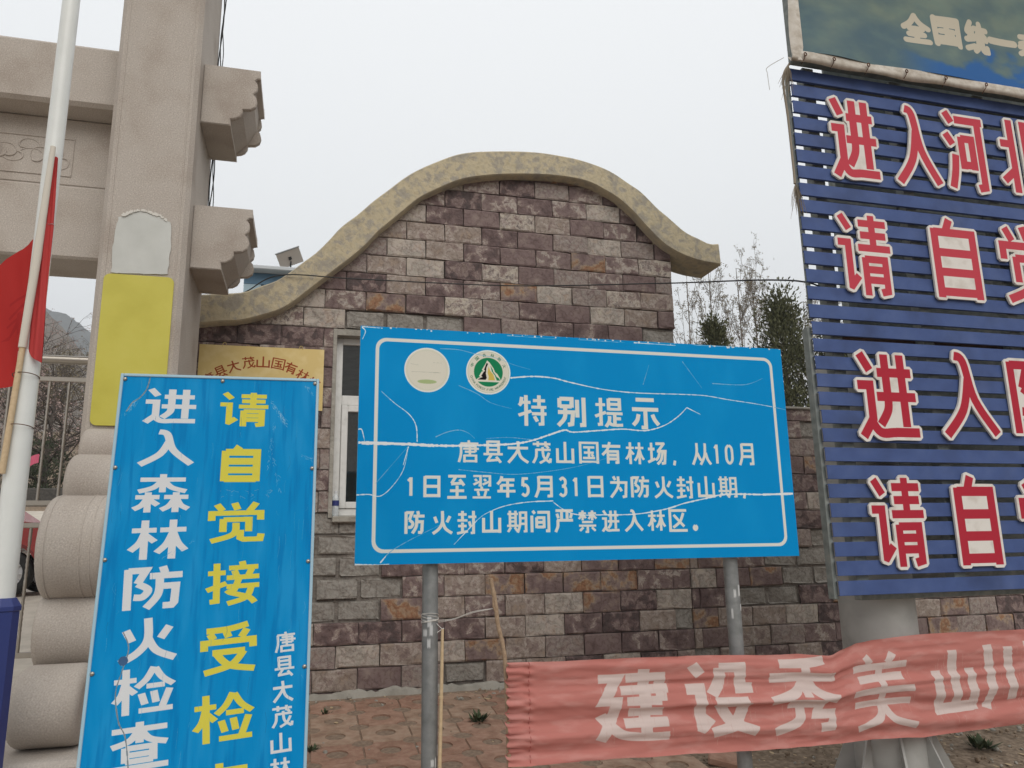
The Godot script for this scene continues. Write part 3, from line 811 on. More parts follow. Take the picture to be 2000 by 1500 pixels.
func build_gatehouse() -> void:
	var t := thing("gatehouse", "stone-faced gatehouse wall with wave-shaped ochre coping behind the blue boards", "building")
	var top := along(COPING_TOP, 96)
	var low := along(COPING_LOW, 96)
	var region := PackedVector2Array([Vector2(3.905, -0.15), Vector2(-1.28, -0.15)])
	for i in 97:
		var m: Vector2 = (top[i] + low[i]) / 2.0
		if m.x > -1.28 and m.x < 3.905: region.append(m)
	region.append(Vector2(3.905, 4.70))
	var hole := PackedVector2Array([Vector2(0.197, 1.60), Vector2(1.70, 1.60), Vector2(1.70, 3.449), Vector2(0.197, 3.449)])
	# core of the front wall, pierced by the window
	begin()
	for strip in [[-1.28, 0.197], [1.70, 3.90]]:
		var r := PackedVector2Array([Vector2(strip[0], -0.2), Vector2(strip[1], -0.2), Vector2(strip[1], 6.0), Vector2(strip[0], 6.0)])
		for p in Geometry2D.intersect_polygons(region, r): prism(p, -7.80, -7.546)
	prism(PackedVector2Array([Vector2(0.197, -0.15), Vector2(1.70, -0.15), Vector2(1.70, 1.60), Vector2(0.197, 1.60)]), -7.80, -7.546)
	for p in Geometry2D.intersect_polygons(region, PackedVector2Array([Vector2(0.197, 3.449), Vector2(1.70, 3.449), Vector2(1.70, 6.0), Vector2(0.197, 6.0)])): prism(p, -7.80, -7.546)
	obj("wall_core", done(), M.mortar, t)
	var bare := func(c: Vector2) -> bool:
		if c.x > -0.3 and c.x < 0.85 - absf(c.y - 1.1) * 0.45 and c.y > 0.55 and c.y < 1.62: return true
		return (absf(c.y - 3.55) < 0.09 and ((c.x > 0.15 and c.x < 0.55) or (c.x > 0.85 and c.x < 1.6))) or (absf(c.y - 3.55) < 0.09 and c.x > 3.6)
	lay_stones(t, region, hole, 3.905, -0.151, 28, -7.5, bare)
	# rough cement fillet smeared along the foot of the wall
	begin()
	var fill_noise := FastNoiseLite.new()
	fill_noise.seed = 17
	fill_noise.frequency = 3.0
	for i in 130:
		var q := []
		for e in 2:
			var fx := -1.2 + (i + e) * 0.039
			var fh := 0.055 + 0.05 * fill_noise.get_noise_1d(fx) + 0.02 * fill_noise.get_noise_1d(fx * 4.0)
			var fz := 0.05 + 0.03 * fill_noise.get_noise_1d(fx + 40.0)
			q.append([Vector3(fx, fh, -7.504), Vector3(fx, fh * 0.7, -7.5 + fz * 0.6), Vector3(fx, -0.03, -7.5 + fz * 1.3)])
		for k in 2: quad(q[0][k], q[1][k], q[1][k + 1], q[0][k + 1])
	obj("cement_fillet", done(), M.cement, t)
	# coping: a heavy band that overhangs the wall front and runs back over its thickness
	begin()
	var zf := -7.37
	var zb := -7.83
	var ch := 0.016
	for i in 96:
		var a: Vector2 = top[i]
		var b: Vector2 = top[i + 1]
		var c: Vector2 = low[i]
		var d: Vector2 = low[i + 1]
		var na := (c - a).normalized() * ch
		var nb := (d - b).normalized() * ch
		st.set_smooth_group(1)
		quad(v3(a + na, zf), v3(b + nb, zf), v3(d - nb, zf), v3(c - na, zf))
		st.set_smooth_group(2)
		quad(v3(a, zf - ch), v3(b, zf - ch), v3(b + nb, zf), v3(a + na, zf))
		quad(v3(a, zb), v3(b, zb), v3(b, zf - ch), v3(a, zf - ch))
		st.set_smooth_group(4)
		quad(v3(c - na, zf), v3(d - nb, zf), v3(d, zf - ch), v3(c, zf - ch))
		quad(v3(c, zf - ch), v3(d, zf - ch), v3(d, zb), v3(c, zb))
		st.set_smooth_group(5)
		quad(v3(b, zb), v3(a, zb), v3(c, zb), v3(d, zb))
	st.set_smooth_group(-1)
	quad(v3(top[96], zf - ch), v3(top[96], zb), v3(low[96], zb), v3(low[96], zf - ch))
	quad(v3(top[0], zb), v3(top[0], zf - ch), v3(low[0], zf - ch), v3(low[0], zb))
	obj("coping", done(), M.coping, t)
	# side walls, back wall and flat roof
	begin()
	box(Vector3(3.62, -0.2, -11.0), Vector3(3.885, 4.55, -7.81))
	box(Vector3(-1.28, -0.2, -11.0), Vector3(-1.05, 3.3, -7.81))
	box(Vector3(-1.05, -0.2, -11.0), Vector3(3.62, 3.55, -10.8))
	obj("side_wall", done(), M.cement, t)
	begin()
	box(Vector3(-1.05, 3.50, -10.79), Vector3(3.615, 3.66, -7.81))
	obj("roof", done(), M.cement, t)
	# window: plastered reveal, white casement with a transom light, cement sill
	begin()
	box(Vector3(0.199, 1.60, -7.80), Vector3(0.235, 3.447, -7.512))
	box(Vector3(1.665, 1.60, -7.80), Vector3(1.698, 3.447, -7.512))
	box(Vector3(0.235, 3.385, -7.80), Vector3(1.665, 3.447, -7.52))
	obj("reveal", done(), M.cement, t)
	begin()
	var zz := [-7.70, -7.64]
	for b in [[0.235, 0.30, 1.62, 3.385], [1.60, 1.665, 1.62, 3.385], [0.30, 1.60, 3.32, 3.385], [0.30, 1.60, 1.62, 1.69], [0.30, 1.60, 2.70, 2.80], [0.92, 0.98, 1.69, 2.70]]:
		bevel_box(Vector3(b[0], b[2], zz[0]), Vector3(b[1], b[3], zz[1]), 0.006)
	var win := obj("window", done(), M.white_frame, t)
	begin()
	for b in [[0.302, 0.365, 1.692, 2.698], [0.855, 0.918, 1.692, 2.698], [0.365, 0.855, 2.635, 2.698], [0.365, 0.855, 1.692, 1.755]]:
		bevel_box(Vector3(b[0], b[2], -7.68), Vector3(b[1], b[3], -7.625), 0.006)
	obj("casement", done(), M.white_frame, win)
	for b in [[0.365, 0.855, 1.755, 2.635], [0.302, 1.598, 2.802, 3.318], [0.982, 1.598, 1.692, 2.698]]:
		begin()
		box(Vector3(b[0], b[2], -7.672), Vector3(b[1], b[3], -7.666))
		obj("pane", done(), M.glass, win)
	begin()
	bevel_box(Vector3(0.236, 1.555, -7.80), Vector3(1.664, 1.612, -7.47), 0.008)
	obj("sill", done(), M.cement, win)

func v3(p: Vector2, z: float) -> Vector3:
	return Vector3(p.x, p.y, z)

func build_boundary_wall() -> void:
	var t := thing("boundary_wall", "long stone boundary wall running behind the slatted billboard", "wall")
	begin()
	box(Vector3(3.915, -0.2, -7.83), Vector3(11.2, 2.78, -7.548))
	obj("wall_core", done(), M.mortar, t)
	begin()
	bevel_box(Vector3(3.915, 2.782, -7.86), Vector3(11.2, 2.81, -7.485), 0.008)
	obj("cap", done(), M.cement, t)
	var region := PackedVector2Array([Vector2(3.912, -0.15), Vector2(11.2, -0.15), Vector2(11.2, 2.78), Vector2(3.912, 2.78)])
	var bare := func(c: Vector2) -> bool: return absf(c.x - 5.35) < 0.5 and c.y > 0.6 and c.y < 1.5 and int(c.x * 37.0 + c.y * 91.0) % 3 != 0
	lay_stones(t, region, PackedVector2Array(), 11.2, -0.151, 15, -7.505, bare)

# ---------------------------------------------------------------- stone gateway
func build_gateway() -> void:
	var t := thing("stone_gateway", "carved granite gateway with a tall pillar and layered beams beside the flagpole", "gateway")
	begin()
	var b := 0.035
	bevel_box(Vector3(-1.575, -0.2, -7.0), Vector3(-0.965, 8.6, -6.0), b)
	# narrow raised band that runs up both front corners
	obj("pillar", done(), M.granite, t)
	begin()
	for x in [-1.52, -1.035]: bevel_box(Vector3(x, 0.3, -6.003), Vector3(x + 0.012, 8.5, -5.996), 0.002)
	obj("corner_bead", done(), M.granite, t)
	begin()
	bevel_box(Vector3(-6.5, 4.846, -6.95), Vector3(-1.577, 5.39, -6.27), 0.03)
	obj("upper_beam", done(), M.granite, t)
	begin()
	bevel_box(Vector3(-6.5, 4.25, -6.93), Vector3(-1.577, 4.843, -6.52), 0.01)
	var plank := obj("carved_plank", done(), M.granite, t)
	begin()
	bevel_box(Vector3(-6.5, 3.62, -7.0), Vector3(-1.577, 4.247, -6.50), 0.02)
	obj("lower_beam", done(), M.granite, t)
	# carved field of the plank: a raised rim and low scrolls
	begin()
	for r in [[-3.9, -1.96, 4.655, 4.667], [-3.9, -1.96, 4.325, 4.337], [-1.972, -1.96, 4.337, 4.655]]:
		bevel_box(Vector3(r[0], r[2], -6.525), Vector3(r[1], r[3], -6.512), 0.003)
	obj("field_rim", done(), M.granite, plank)
	begin()
	st.set_smooth_group(1)
	var r2 := RandomNumberGenerator.new()
	r2.seed = 31
	for k in 26:
		var c := Vector2(-3.7 + 0.066 * k, r2.randf_range(4.42, 4.58))
		var pts := []
		var a0 := r2.randf() * TAU
		var turn := 1.0 if r2.randf() < 0.5 else -1.0
		for i in 12:
			var a := a0 + turn * i * 0.45
			var rad := 0.02 + 0.009 * i
			pts.append(Vector3(clampf(c.x + cos(a) * rad, -3.85, -1.99), clampf(c.y + sin(a) * rad * 0.8, 4.35, 4.64), -6.519))
		tube(pts, [0.004, 0.007, 0.009, 0.009, 0.009, 0.008, 0.004], 6, false)
	obj("scroll_carving", done(), M.granite, plank)
	# carved ends of the through beams on the right side of the pillar
	for y in [0.0, -1.272]:
		begin()
		var raw := [[-0.963, 5.318], [-0.513, 5.319], [-0.508, 5.243], [-0.535, 5.238], [-0.553, 5.220], [-0.534, 5.195], [-0.527, 5.160], [-0.536, 5.120], [-0.562, 5.092], [-0.538, 5.065], [-0.526, 5.020], [-0.538, 4.975], [-0.575, 4.946], [-0.638, 4.938], [-0.640, 4.905], [-0.660, 4.868], [-0.695, 4.846], [-0.732, 4.838], [-0.728, 4.78], [-0.963, 4.78]]
		var poly := PackedVector2Array()
		for p in raw: poly.append(Vector2(p[0], p[1] + y))
		var core := PackedVector2Array()   # the body behind the scalloped cheeks is cut off at a slant
		for p in [[-0.963, 5.317], [-0.515, 5.318], [-0.512, 5.243], [-0.556, 5.215], [-0.566, 5.085], [-0.642, 4.934], [-0.735, 4.834], [-0.730, 4.782], [-0.963, 4.782]]: core.append(Vector2(p[0], p[1] + y))
		prism(core, -6.80, -6.24)
		prism(poly, -6.85, -6.80)
		prism(poly, -6.24, -6.21)
		for p in Geometry2D.offset_polygon(poly, -0.006): prism(p, -6.22, -6.204)
		obj("beam_end", done(), M.granite, t)

func roller(cz: float, cy: float, rz: float, ry: float, x0: float, x1: float, bevel: float, n := 40) -> void:   # a drum lying across the gateway
	var rings := []
	var cut := []
	for i in 5: cut.append([x0 + bevel * (1.0 - cos(PI / 8.0 * i)), bevel * (1.0 - sin(PI / 8.0 * i))])
	for i in 5: cut.append([x1 - bevel * (1.0 - cos(PI / 8.0 * (4 - i))), bevel * (1.0 - sin(PI / 8.0 * (4 - i)))])
	for c in cut:
		var ring := []
		for i in n:
			var a := TAU * i / n
			ring.append(Vector3(c[0], cy + sin(a) * (ry - c[1]), cz + cos(a) * (rz - c[1])))
		rings.append(ring)
	st.set_smooth_group(1)
	for j in rings.size() - 1:
		for i in n:
			var k := (i + 1) % n
			quad(rings[j][k], rings[j][i], rings[j + 1][i], rings[j + 1][k])
	st.set_smooth_group(-1)
	for i in range(1, n - 1):
		tri(rings[0][0], rings[0][i], rings[0][i + 1])
		tri(rings[-1][0], rings[-1][i + 1], rings[-1][i])

func build_drum_stone() -> void:
	var t := thing("drum_stone", "stacked granite drum stone at the foot of the gateway pillar", "drum stone")
	for p in [["bottom_roll", -5.06, 0.485, 0.27, 0.215, 0.05], ["scroll", -5.36, 0.86, 0.25, 0.24, 0.03], ["drum", -5.33, 1.345, 0.33, 0.315, 0.04], ["upper_roll", -5.63, 1.74, 0.23, 0.21, 0.04], ["top_roll", -5.83, 1.985, 0.17, 0.165, 0.035]]:
		begin()
		roller(p[1], p[2], p[3], p[4], -1.49, -1.14, p[5])
		var o := obj(p[0], done(), M.granite, t)
		if p[0] == "drum":
			for x in [-1.445, -1.26, -1.205]:
				begin()
				roller(p[1], p[2], 0.334, 0.319, x, x + 0.010, 0.004)
				obj("band", done(), M.granite, o)
	begin()
	bevel_box(Vector3(-1.485, 0.27, -5.995), Vector3(-1.145, 1.55, -5.35), 0.03)
	obj("back_block", done(), M.granite, t)
	begin()
	bevel_box(Vector3(-1.95, -0.35, -5.995), Vector3(-1.02, 0.27, -4.68), 0.03)
	obj("plinth", done(), M.granite, t)

func build_steel_gate() -> void:
	var t := thing("steel_gate", "tall stainless steel gate with twisted bars between flagpole and granite pillar", "gate")
	var z := -6.8
	for r in [[2.855, 0.036, "hand_rail"], [2.69, 0.0, "rail"], [1.70, 0.0, "rail"], [1.53, 0.0, "rail"], [0.57, 0.0, "rail"]]:
		begin()
		if r[1] > 0.0:
			st.set_smooth_group(1)
			tube([Vector3(-5.2, r[0], z), Vector3(-1.58, r[0], z)], [r[1]], 16)
		else: bevel_box(Vector3(-5.2, r[0] - 0.02, z - 0.02), Vector3(-1.58, r[0] + 0.02, z + 0.02), 0.004)
		obj(r[2], done(), M.steel, t)
	var bar := func(lo: float, hi: float) -> ArrayMesh:
		begin()
		st.set_smooth_group(1)
		var pts := []
		var rad := []
		var n := 46
		for i in n + 1:
			var k := float(i) / n
			pts.append(Vector3(0, lerpf(lo, hi, k), 0))
			rad.append(0.0125 if k < 0.12 or k > 0.88 or (k > 0.44 and k < 0.56) else (0.0125 if i % 2 == 0 else 0.0095))
		tube(pts, rad, 8)
		return done()
	var upper: ArrayMesh = bar.call(1.715, 2.675)
	var lower: ArrayMesh = bar.call(0.585, 1.515)
	var x := -1.75
	while x > -5.1:
		obj("bar", upper, M.steel, t, Vector3(x, 0, z))
		obj("bar", lower, M.steel, t, Vector3(x - 0.02, 0, z))
		x -= 0.1415
	begin()
	bevel_box(Vector3(-5.26, -0.1, z - 0.03), Vector3(-5.2, 2.95, z + 0.03), 0.005)
	obj("post", done(), M.steel, t)

# ---------------------------------------------------------------- what lies behind
func ridge(called: String, crest: Array, back: float, front: float, foot: float, m: Material, seed_: int) -> void:
	begin()
	st.set_smooth_group(1)
	var n := FastNoiseLite.new()
	n.seed = seed_
	n.frequency = 0.05
	var c := curve(crest, 10)
	var rows := 14
	var at := func(i: int, j: int) -> Vector3:
		var k := float(j) / rows
		var y: float = lerpf(c[i].y, foot, pow(k, 1.1))
		return Vector3(c[i].x, y + n.get_noise_2d(i * 9.0 + 90.0, j * 11.0) * c[i].y * 0.035 * (0.25 + k) * (1.0 - k), lerpf(back, front, k))
	for i in c.size() - 1:
		for j in rows: quad(at.call(i, j), at.call(i + 1, j), at.call(i + 1, j + 1), at.call(i, j + 1))
		var a: Vector3 = at.call(i, 0)
		var b: Vector3 = at.call(i + 1, 0)
		quad(b, a, Vector3(a.x, -2.0, back * 1.3), Vector3(b.x, -2.0, back * 1.3))
	setting(called, done(), m)

func bare_tree(called: String, label: String, at: Vector3, tall: float, spread: float, branches: int, twigs: int, seed_: int, bark: Material, bud: Material, lean: float, thick: float, group: String) -> void:
	var t := thing(called, label, "tree", at, 0.0, group)
	var r := RandomNumberGenerator.new()
	r.seed = seed_
	var trunk := [Vector3.ZERO]
	for i in 8: trunk.append(trunk[-1] + Vector3(r.randf_range(-1, 1) * spread * 0.03, tall / 8.0, r.randf_range(-1, 1) * spread * 0.03))
	var c := curve(trunk, 4)
	begin()
	st.set_smooth_group(1)
	var rad := []
	for i in c.size(): rad.append(thick * pow(1.0 - float(i) / c.size(), 0.8) + 0.006)
	tube(c, rad, 8)
	obj("trunk", done(), bark, t)
	begin()
	st.set_smooth_group(1)
	var tips := []
	for k in branches:
		var f := r.randf_range(0.14, 0.94)
		var p: Vector3 = c[int(f * (c.size() - 1))]
		var a := r.randf() * TAU
		var out := Vector3(cos(a), 0, sin(a))
		var length := spread * (0.45 + 0.75 * (1.0 - f)) * r.randf_range(0.7, 1.2)
		var rise := length * lean * r.randf_range(0.8, 1.3)
		var path := curve([p, p + out * length * 0.35 + Vector3(0, rise * 0.22, 0), p + out * length * 0.75 + Vector3(r.randf_range(-0.1, 0.1), rise * 0.62, 0), p + out * length + Vector3(0, rise, 0)], 3)
		var base := thick * 0.42 * (1.05 - f)
		var rr := []
		for i in path.size(): rr.append(base * (1.0 - 0.85 * i / path.size()) + 0.004)
		tube(path, rr, 5, false)
		for j in twigs:
			var q: Vector3 = path[r.randi_range(2, path.size() - 1)]
			var d := (out * r.randf_range(-0.5, 1.0) + Vector3(r.randf_range(-0.7, 0.7), r.randf_range(0.3, 1.0) * (0.5 + 0.6 * lean), r.randf_range(-0.7, 0.7))).normalized()
			var l := spread * r.randf_range(0.16, 0.42)
			var e := q + d * l + Vector3(0, -l * 0.10, 0)
			var mid := (q + e) / 2.0 + Vector3(r.randf_range(-1, 1), r.randf_range(-0.3, 1), r.randf_range(-1, 1)) * l * 0.08
			tube([q, mid, e], [0.004 + thick * 0.05, 0.003 + thick * 0.04, 0.002], 3, false)
			for s in 3:
				var w := q.lerp(e, r.randf_range(0.3, 1.0))
				var g := (d + Vector3(r.randf_range(-1, 1), r.randf_range(-0.6, 0.6), r.randf_range(-1, 1))).normalized() * l * r.randf_range(0.2, 0.5)
				tube([w, w + g * 0.5 + Vector3(0, l * 0.02, 0), w + g - Vector3(0, l * 0.04, 0)], [0.0045, 0.004, 0.002], 3, false)
				tips.append(w + g)
				tips.append(w + g * 0.6)
			tips.append(e)
	obj("twigs", done(), bark, t)
	begin()
	for p in tips:
		for s in 2:
			var o: Vector3 = p + Vector3(r.randf_range(-0.06, 0.06), r.randf_range(-0.06, 0.03), r.randf_range(-0.06, 0.06))
			var u := Vector3(r.randf_range(-1, 1), r.randf_range(-1, 0.2), r.randf_range(-1, 1)).normalized() * r.randf_range(0.03, 0.07)
			var v := u.cross(Vector3(r.randf_range(-1, 1), r.randf_range(-1, 1), r.randf_range(-1, 1))).normalized() * r.randf_range(0.010, 0.022)
			quad(o, o + u * 0.5 + v, o + u, o + u * 0.5 - v)
	obj("crown", done(), bud, t)

func evergreen(called: String, label: String, category: String, at: Vector3, tall: float, wide: float, count: int, seed_: int, m: Material, cone: bool, leaf: float, group: String) -> void:
	var t := thing(called, label, category, at, 0.0, group)
	var r := RandomNumberGenerator.new()
	r.seed = seed_
	begin()
	st.set_smooth_group(1)
	tube([Vector3.ZERO, Vector3(0.03, tall * 0.5, 0), Vector3(0, tall * 0.93, 0.02)], [0.022 * tall, 0.014 * tall, 0.004], 8)
	for k in 40:
		var f := r.randf_range(0.1, 0.9)
		var a := r.randf() * TAU
		var w := wide * ((1.0 - f) if cone else sin(PI * f)) * 0.85
		tube([Vector3(0, tall * f, 0), Vector3(cos(a) * w, tall * f + w * 0.35, sin(a) * w)], [0.012, 0.004], 4, false)
	obj("trunk", done(), M.bark_dark, t)
	begin()
	var clumps := []
	for k in count / 60:
		var f := pow(r.randf(), 1.15)
		var a := r.randf() * TAU
		var w := wide * (pow(1.0 - f, 0.75) if cone else sqrt(maxf(0.02, 1.0 - pow(2.0 * f - 1.0, 2.0)))) * (0.35 + 0.65 * sqrt(r.randf()))
		clumps.append([Vector3(cos(a) * w, 0.02 + f * tall * 0.97, sin(a) * w), wide * r.randf_range(0.10, 0.24)])
	for k in count:
		var c: Array = clumps[r.randi() % clumps.size()]
		var d := Vector3(r.randfn(), r.randfn() * 1.1, r.randfn()) * 0.55
		var p: Vector3 = c[0] + d * float(c[1])
		if p.y < 0.02: continue
		var u := (Vector3(d.x, absf(d.y) * 0.6 + 0.9, d.z) + Vector3(r.randf_range(-1, 1), r.randf_range(-1, 1), r.randf_range(-1, 1)) * 0.8).normalized() * leaf * r.randf_range(0.6, 1.5)
		var v := u.cross(Vector3(r.randf_range(-1, 1), r.randf_range(-1, 1), r.randf_range(-1, 1))).normalized() * leaf * r.randf_range(0.16, 0.3)
		quad(p, p + u * 0.5 + v, p + u, p + u * 0.5 - v)
	obj("crown", done(), m, t)

func build_backdrop() -> void:
	ridge("far_hill", [Vector2(-660, 200), Vector2(-300, 174), Vector2(-183, 153), Vector2(-153, 146), Vector2(-143, 143), Vector2(-133, 135), Vector2(-117, 123), Vector2(-83, 87), Vector2(-33, 50), Vector2(66, 27), Vector2(330, 24), Vector2(800, 50)], -500.0, -320.0, 0.0, M.far_hill, 3)
	ridge("hill", [Vector2(-180, 138), Vector2(-90, 78), Vector2(-54, 51), Vector2(-46.5, 44.2), Vector2(-42, 39.4), Vector2(-36, 31), Vector2(-30, 22), Vector2(-22, 12), Vector2(-12, 7), Vector2(9, 3)], -150.0, -46.0, 6.5, M.hill, 8)
	# low dark retaining wall at the top of the road
	begin()
	bevel_box(Vector3(-16, 1.9, -21.9), Vector3(-2.5, 2.92, -21.3), 0.03)
	var w := obj("retaining_wall", done(), noisy(54, 0.03, [[0.0, lin(0.035, 0.033, 0.030)], [1.0, lin(0.10, 0.09, 0.08)]], 0.95, 0.8))
	tag(w, "low dark grey retaining wall at the top of the road behind the gate", "wall")
	# woods on the slope behind the gate
	var spots := [[-6.9, 2.7, -23.5, 3.4, 1.7, 1], [-8.6, 3.2, -27.0, 4.0, 2.1, 0], [-8.0, 3.3, -29.0, 4.4, 2.4, 0], [-10.9, 4.2, -33.0, 6.2, 2.6, 1], [-8.9, 4.2, -35.0, 4.6, 2.8, 0], [-13.0, 5.2, -41.0, 6.4, 3.0, 1], [-10.8, 5.2, -42.0, 5.2, 3.2, 0]]
	var names := ["bare tree with pinkish blossom haze nearest the steel gate", "leafless grey tree behind the low dark wall", "broad leafless tree in the middle of the slope", "tall blossoming tree halfway up the slope", "low leafless tree behind the gate bars on the right", "highest blossoming tree on the slope", "leafless tree at the top of the slope by the hill"]
	for i in spots.size():
		var s: Array = spots[i]
		bare_tree("hillside_tree", names[i], Vector3(s[0], s[1], s[2]), s[3], s[4], 26, 9, 60 + i, M.bark_dark, M.blossom if s[5] else M.bud, 0.55, 0.10, "bare trees on the slope behind the gate")
	for i in 5:
		evergreen("shrub", ["dark green shrub behind the left gate bars", "dark green shrub between two gate bars", "dark green shrub close to the drum stone", "dark green shrub by the flagpole", "dark green shrub at the far side of the slope"][i], "shrub", Vector3(-8.6 + i * 0.95, 2.75, -22.8 - (i % 2) * 0.8), [1.6, 1.3, 1.5, 1.2, 1.4][i], 0.85, 2200, 80 + i, M.shrub, false, 0.07, "shrubs above the low dark wall")
	# poplars and conifers behind the boundary wall
	var pop := [[13.5, -25.0, 11.0], [14.75, -25.5, 11.9], [15.75, -25.0, 11.75], [17.0, -26.0, 11.9], [18.4, -27.0, 11.2], [17.9, -24.0, 10.2], [20.4, -26.0, 11.0]]
	var pl := ["leafless poplar just right of the gatehouse wall", "leafless poplar under the tail of the coping", "tall leafless poplar right of the coping tail", "leafless poplar in the middle of the gap beside the billboard", "thin leafless poplar near the billboard", "short leafless poplar above the blue board", "leafless poplar behind the billboard slats"]
	for i in pop.size():
		bare_tree("poplar", pl[i], Vector3(pop[i][0], 0, pop[i][1]), pop[i][2], 1.05, 44, 9, 20 + i, M.twig, M.bud, 2.8, 0.065, "leafless poplars behind the boundary wall")
	var con := [[8.15, -14.0, 6.0, 0.85], [9.95, -14.2, 6.75, 1.35], [9.0, -14.6, 5.35, 1.1], [10.9, -13.6, 5.8, 1.2], [12.2, -14.0, 6.1, 1.4]]
	var cl := ["small dark conifer standing above the right end of the blue board", "dense dark conifer beside the left edge of the billboard", "low dark conifer between two taller ones", "dark conifer hidden mostly behind billboard slats", "dark conifer farthest right behind the billboard"]
	for i in con.size():
		evergreen("conifer", cl[i], "tree", Vector3(con[i][0], 0, con[i][1]), con[i][2], con[i][3] * 1.15, 26000, 40 + i, M.conifer, true, 0.085, "conifers behind the boundary wall")
	# blue cabin and solar panel behind the gatehouse
	var c := thing("prefab_cabin", "blue panel cabin rising behind the low end of the coping", "cabin")
	var blue := noisy(50, 0.01, [[0.0, lin(0.075, 0.16, 0.25)], [1.0, lin(0.11, 0.21, 0.31)]], 0.6, 0.8)
	var pale := plain(lin(0.33, 0.45, 0.52), 0.5)
	begin()
	box(Vector3(-0.96, 0, -13.5), Vector3(2.4, 5.20, -11.02))
	obj("wall", done(), blue, c)
	begin()
	bevel_box(Vector3(-0.975, 0, -11.02), Vector3(-0.74, 5.03, -10.985), 0.004)
	obj("corner_trim", done(), pale, c)
	begin()
	bevel_box(Vector3(-0.975, 5.03, -11.02), Vector3(2.4, 5.20, -10.98), 0.004)
	obj("fascia", done(), blue, c)
	begin()
	bevel_box(Vector3(-1.0, 5.202, -13.6), Vector3(2.5, 5.26, -10.80), 0.01)
	obj("roof_edge", done(), plain(lin(0.50, 0.53, 0.55), 0.5), c)
	begin()
	for b in [[-0.66, -0.62, 4.2, 4.95], [0.1, 0.14, 4.2, 4.95], [-0.62, 0.1, 4.90, 4.95], [-0.62, 0.1, 4.2, 4.25]]: bevel_box(Vector3(b[0], b[2], -11.02), Vector3(b[1], b[3], -10.99), 0.004)
	var wf := obj("window", done(), M.white_frame, c)
	begin()
	box(Vector3(-0.62, 4.25, -11.019), Vector3(0.1, 4.90, -11.008))
	obj("pane", done(), plain(lin(0.45, 0.52, 0.56), 0.1), wf)
	var s := thing("solar_panel", "small tilted solar panel on the roof of the blue cabin", "solar panel", Vector3(-0.36, 5.43, -10.9), 0.3)
	var tilt := Transform3D(Basis.from_euler(Vector3(0.5, 0, 0.52)), Vector3.ZERO)
	begin()
	bevel_box(Vector3(-0.17, -0.11, -0.012), Vector3(0.17, 0.11, 0.012), 0.003, tilt)
	obj("panel", done(), plain(lin(0.38, 0.34, 0.30), 0.6), s)
	begin()
	bevel_box(Vector3(-0.18, 0.11, -0.016), Vector3(0.18, 0.124, 0.016), 0.003, tilt)
	obj("frame", done(), M.galv, s)
	begin()
	tube([Vector3(0.03, -0.19, -0.05), Vector3(0.02, 0.0, -0.01)], [0.012], 8)
	box(Vector3(-0.02, -0.02, 0.012), Vector3(0.02, 0.02, 0.03), tilt)
	obj("mount", done(), M.black, s)
	# tan gable end of a lower shed left of the cabin
	begin()
	prism(PackedVector2Array([Vector2(-2.6, 0), Vector2(-1.02, 0), Vector2(-1.02, 5.02), Vector2(-1.3, 4.95), Vector2(-2.6, 4.4)]), -13.4, -11.4)
	var shed := obj("shed", done(), noisy(51, 0.02, [[0.0, lin(0.27, 0.21, 0.15)], [1.0, lin(0.38, 0.30, 0.22)]], 0.9, 1.0))
	tag(shed, "tan rendered shed half hidden by the lower carved beam end", "shed")
	build_car()

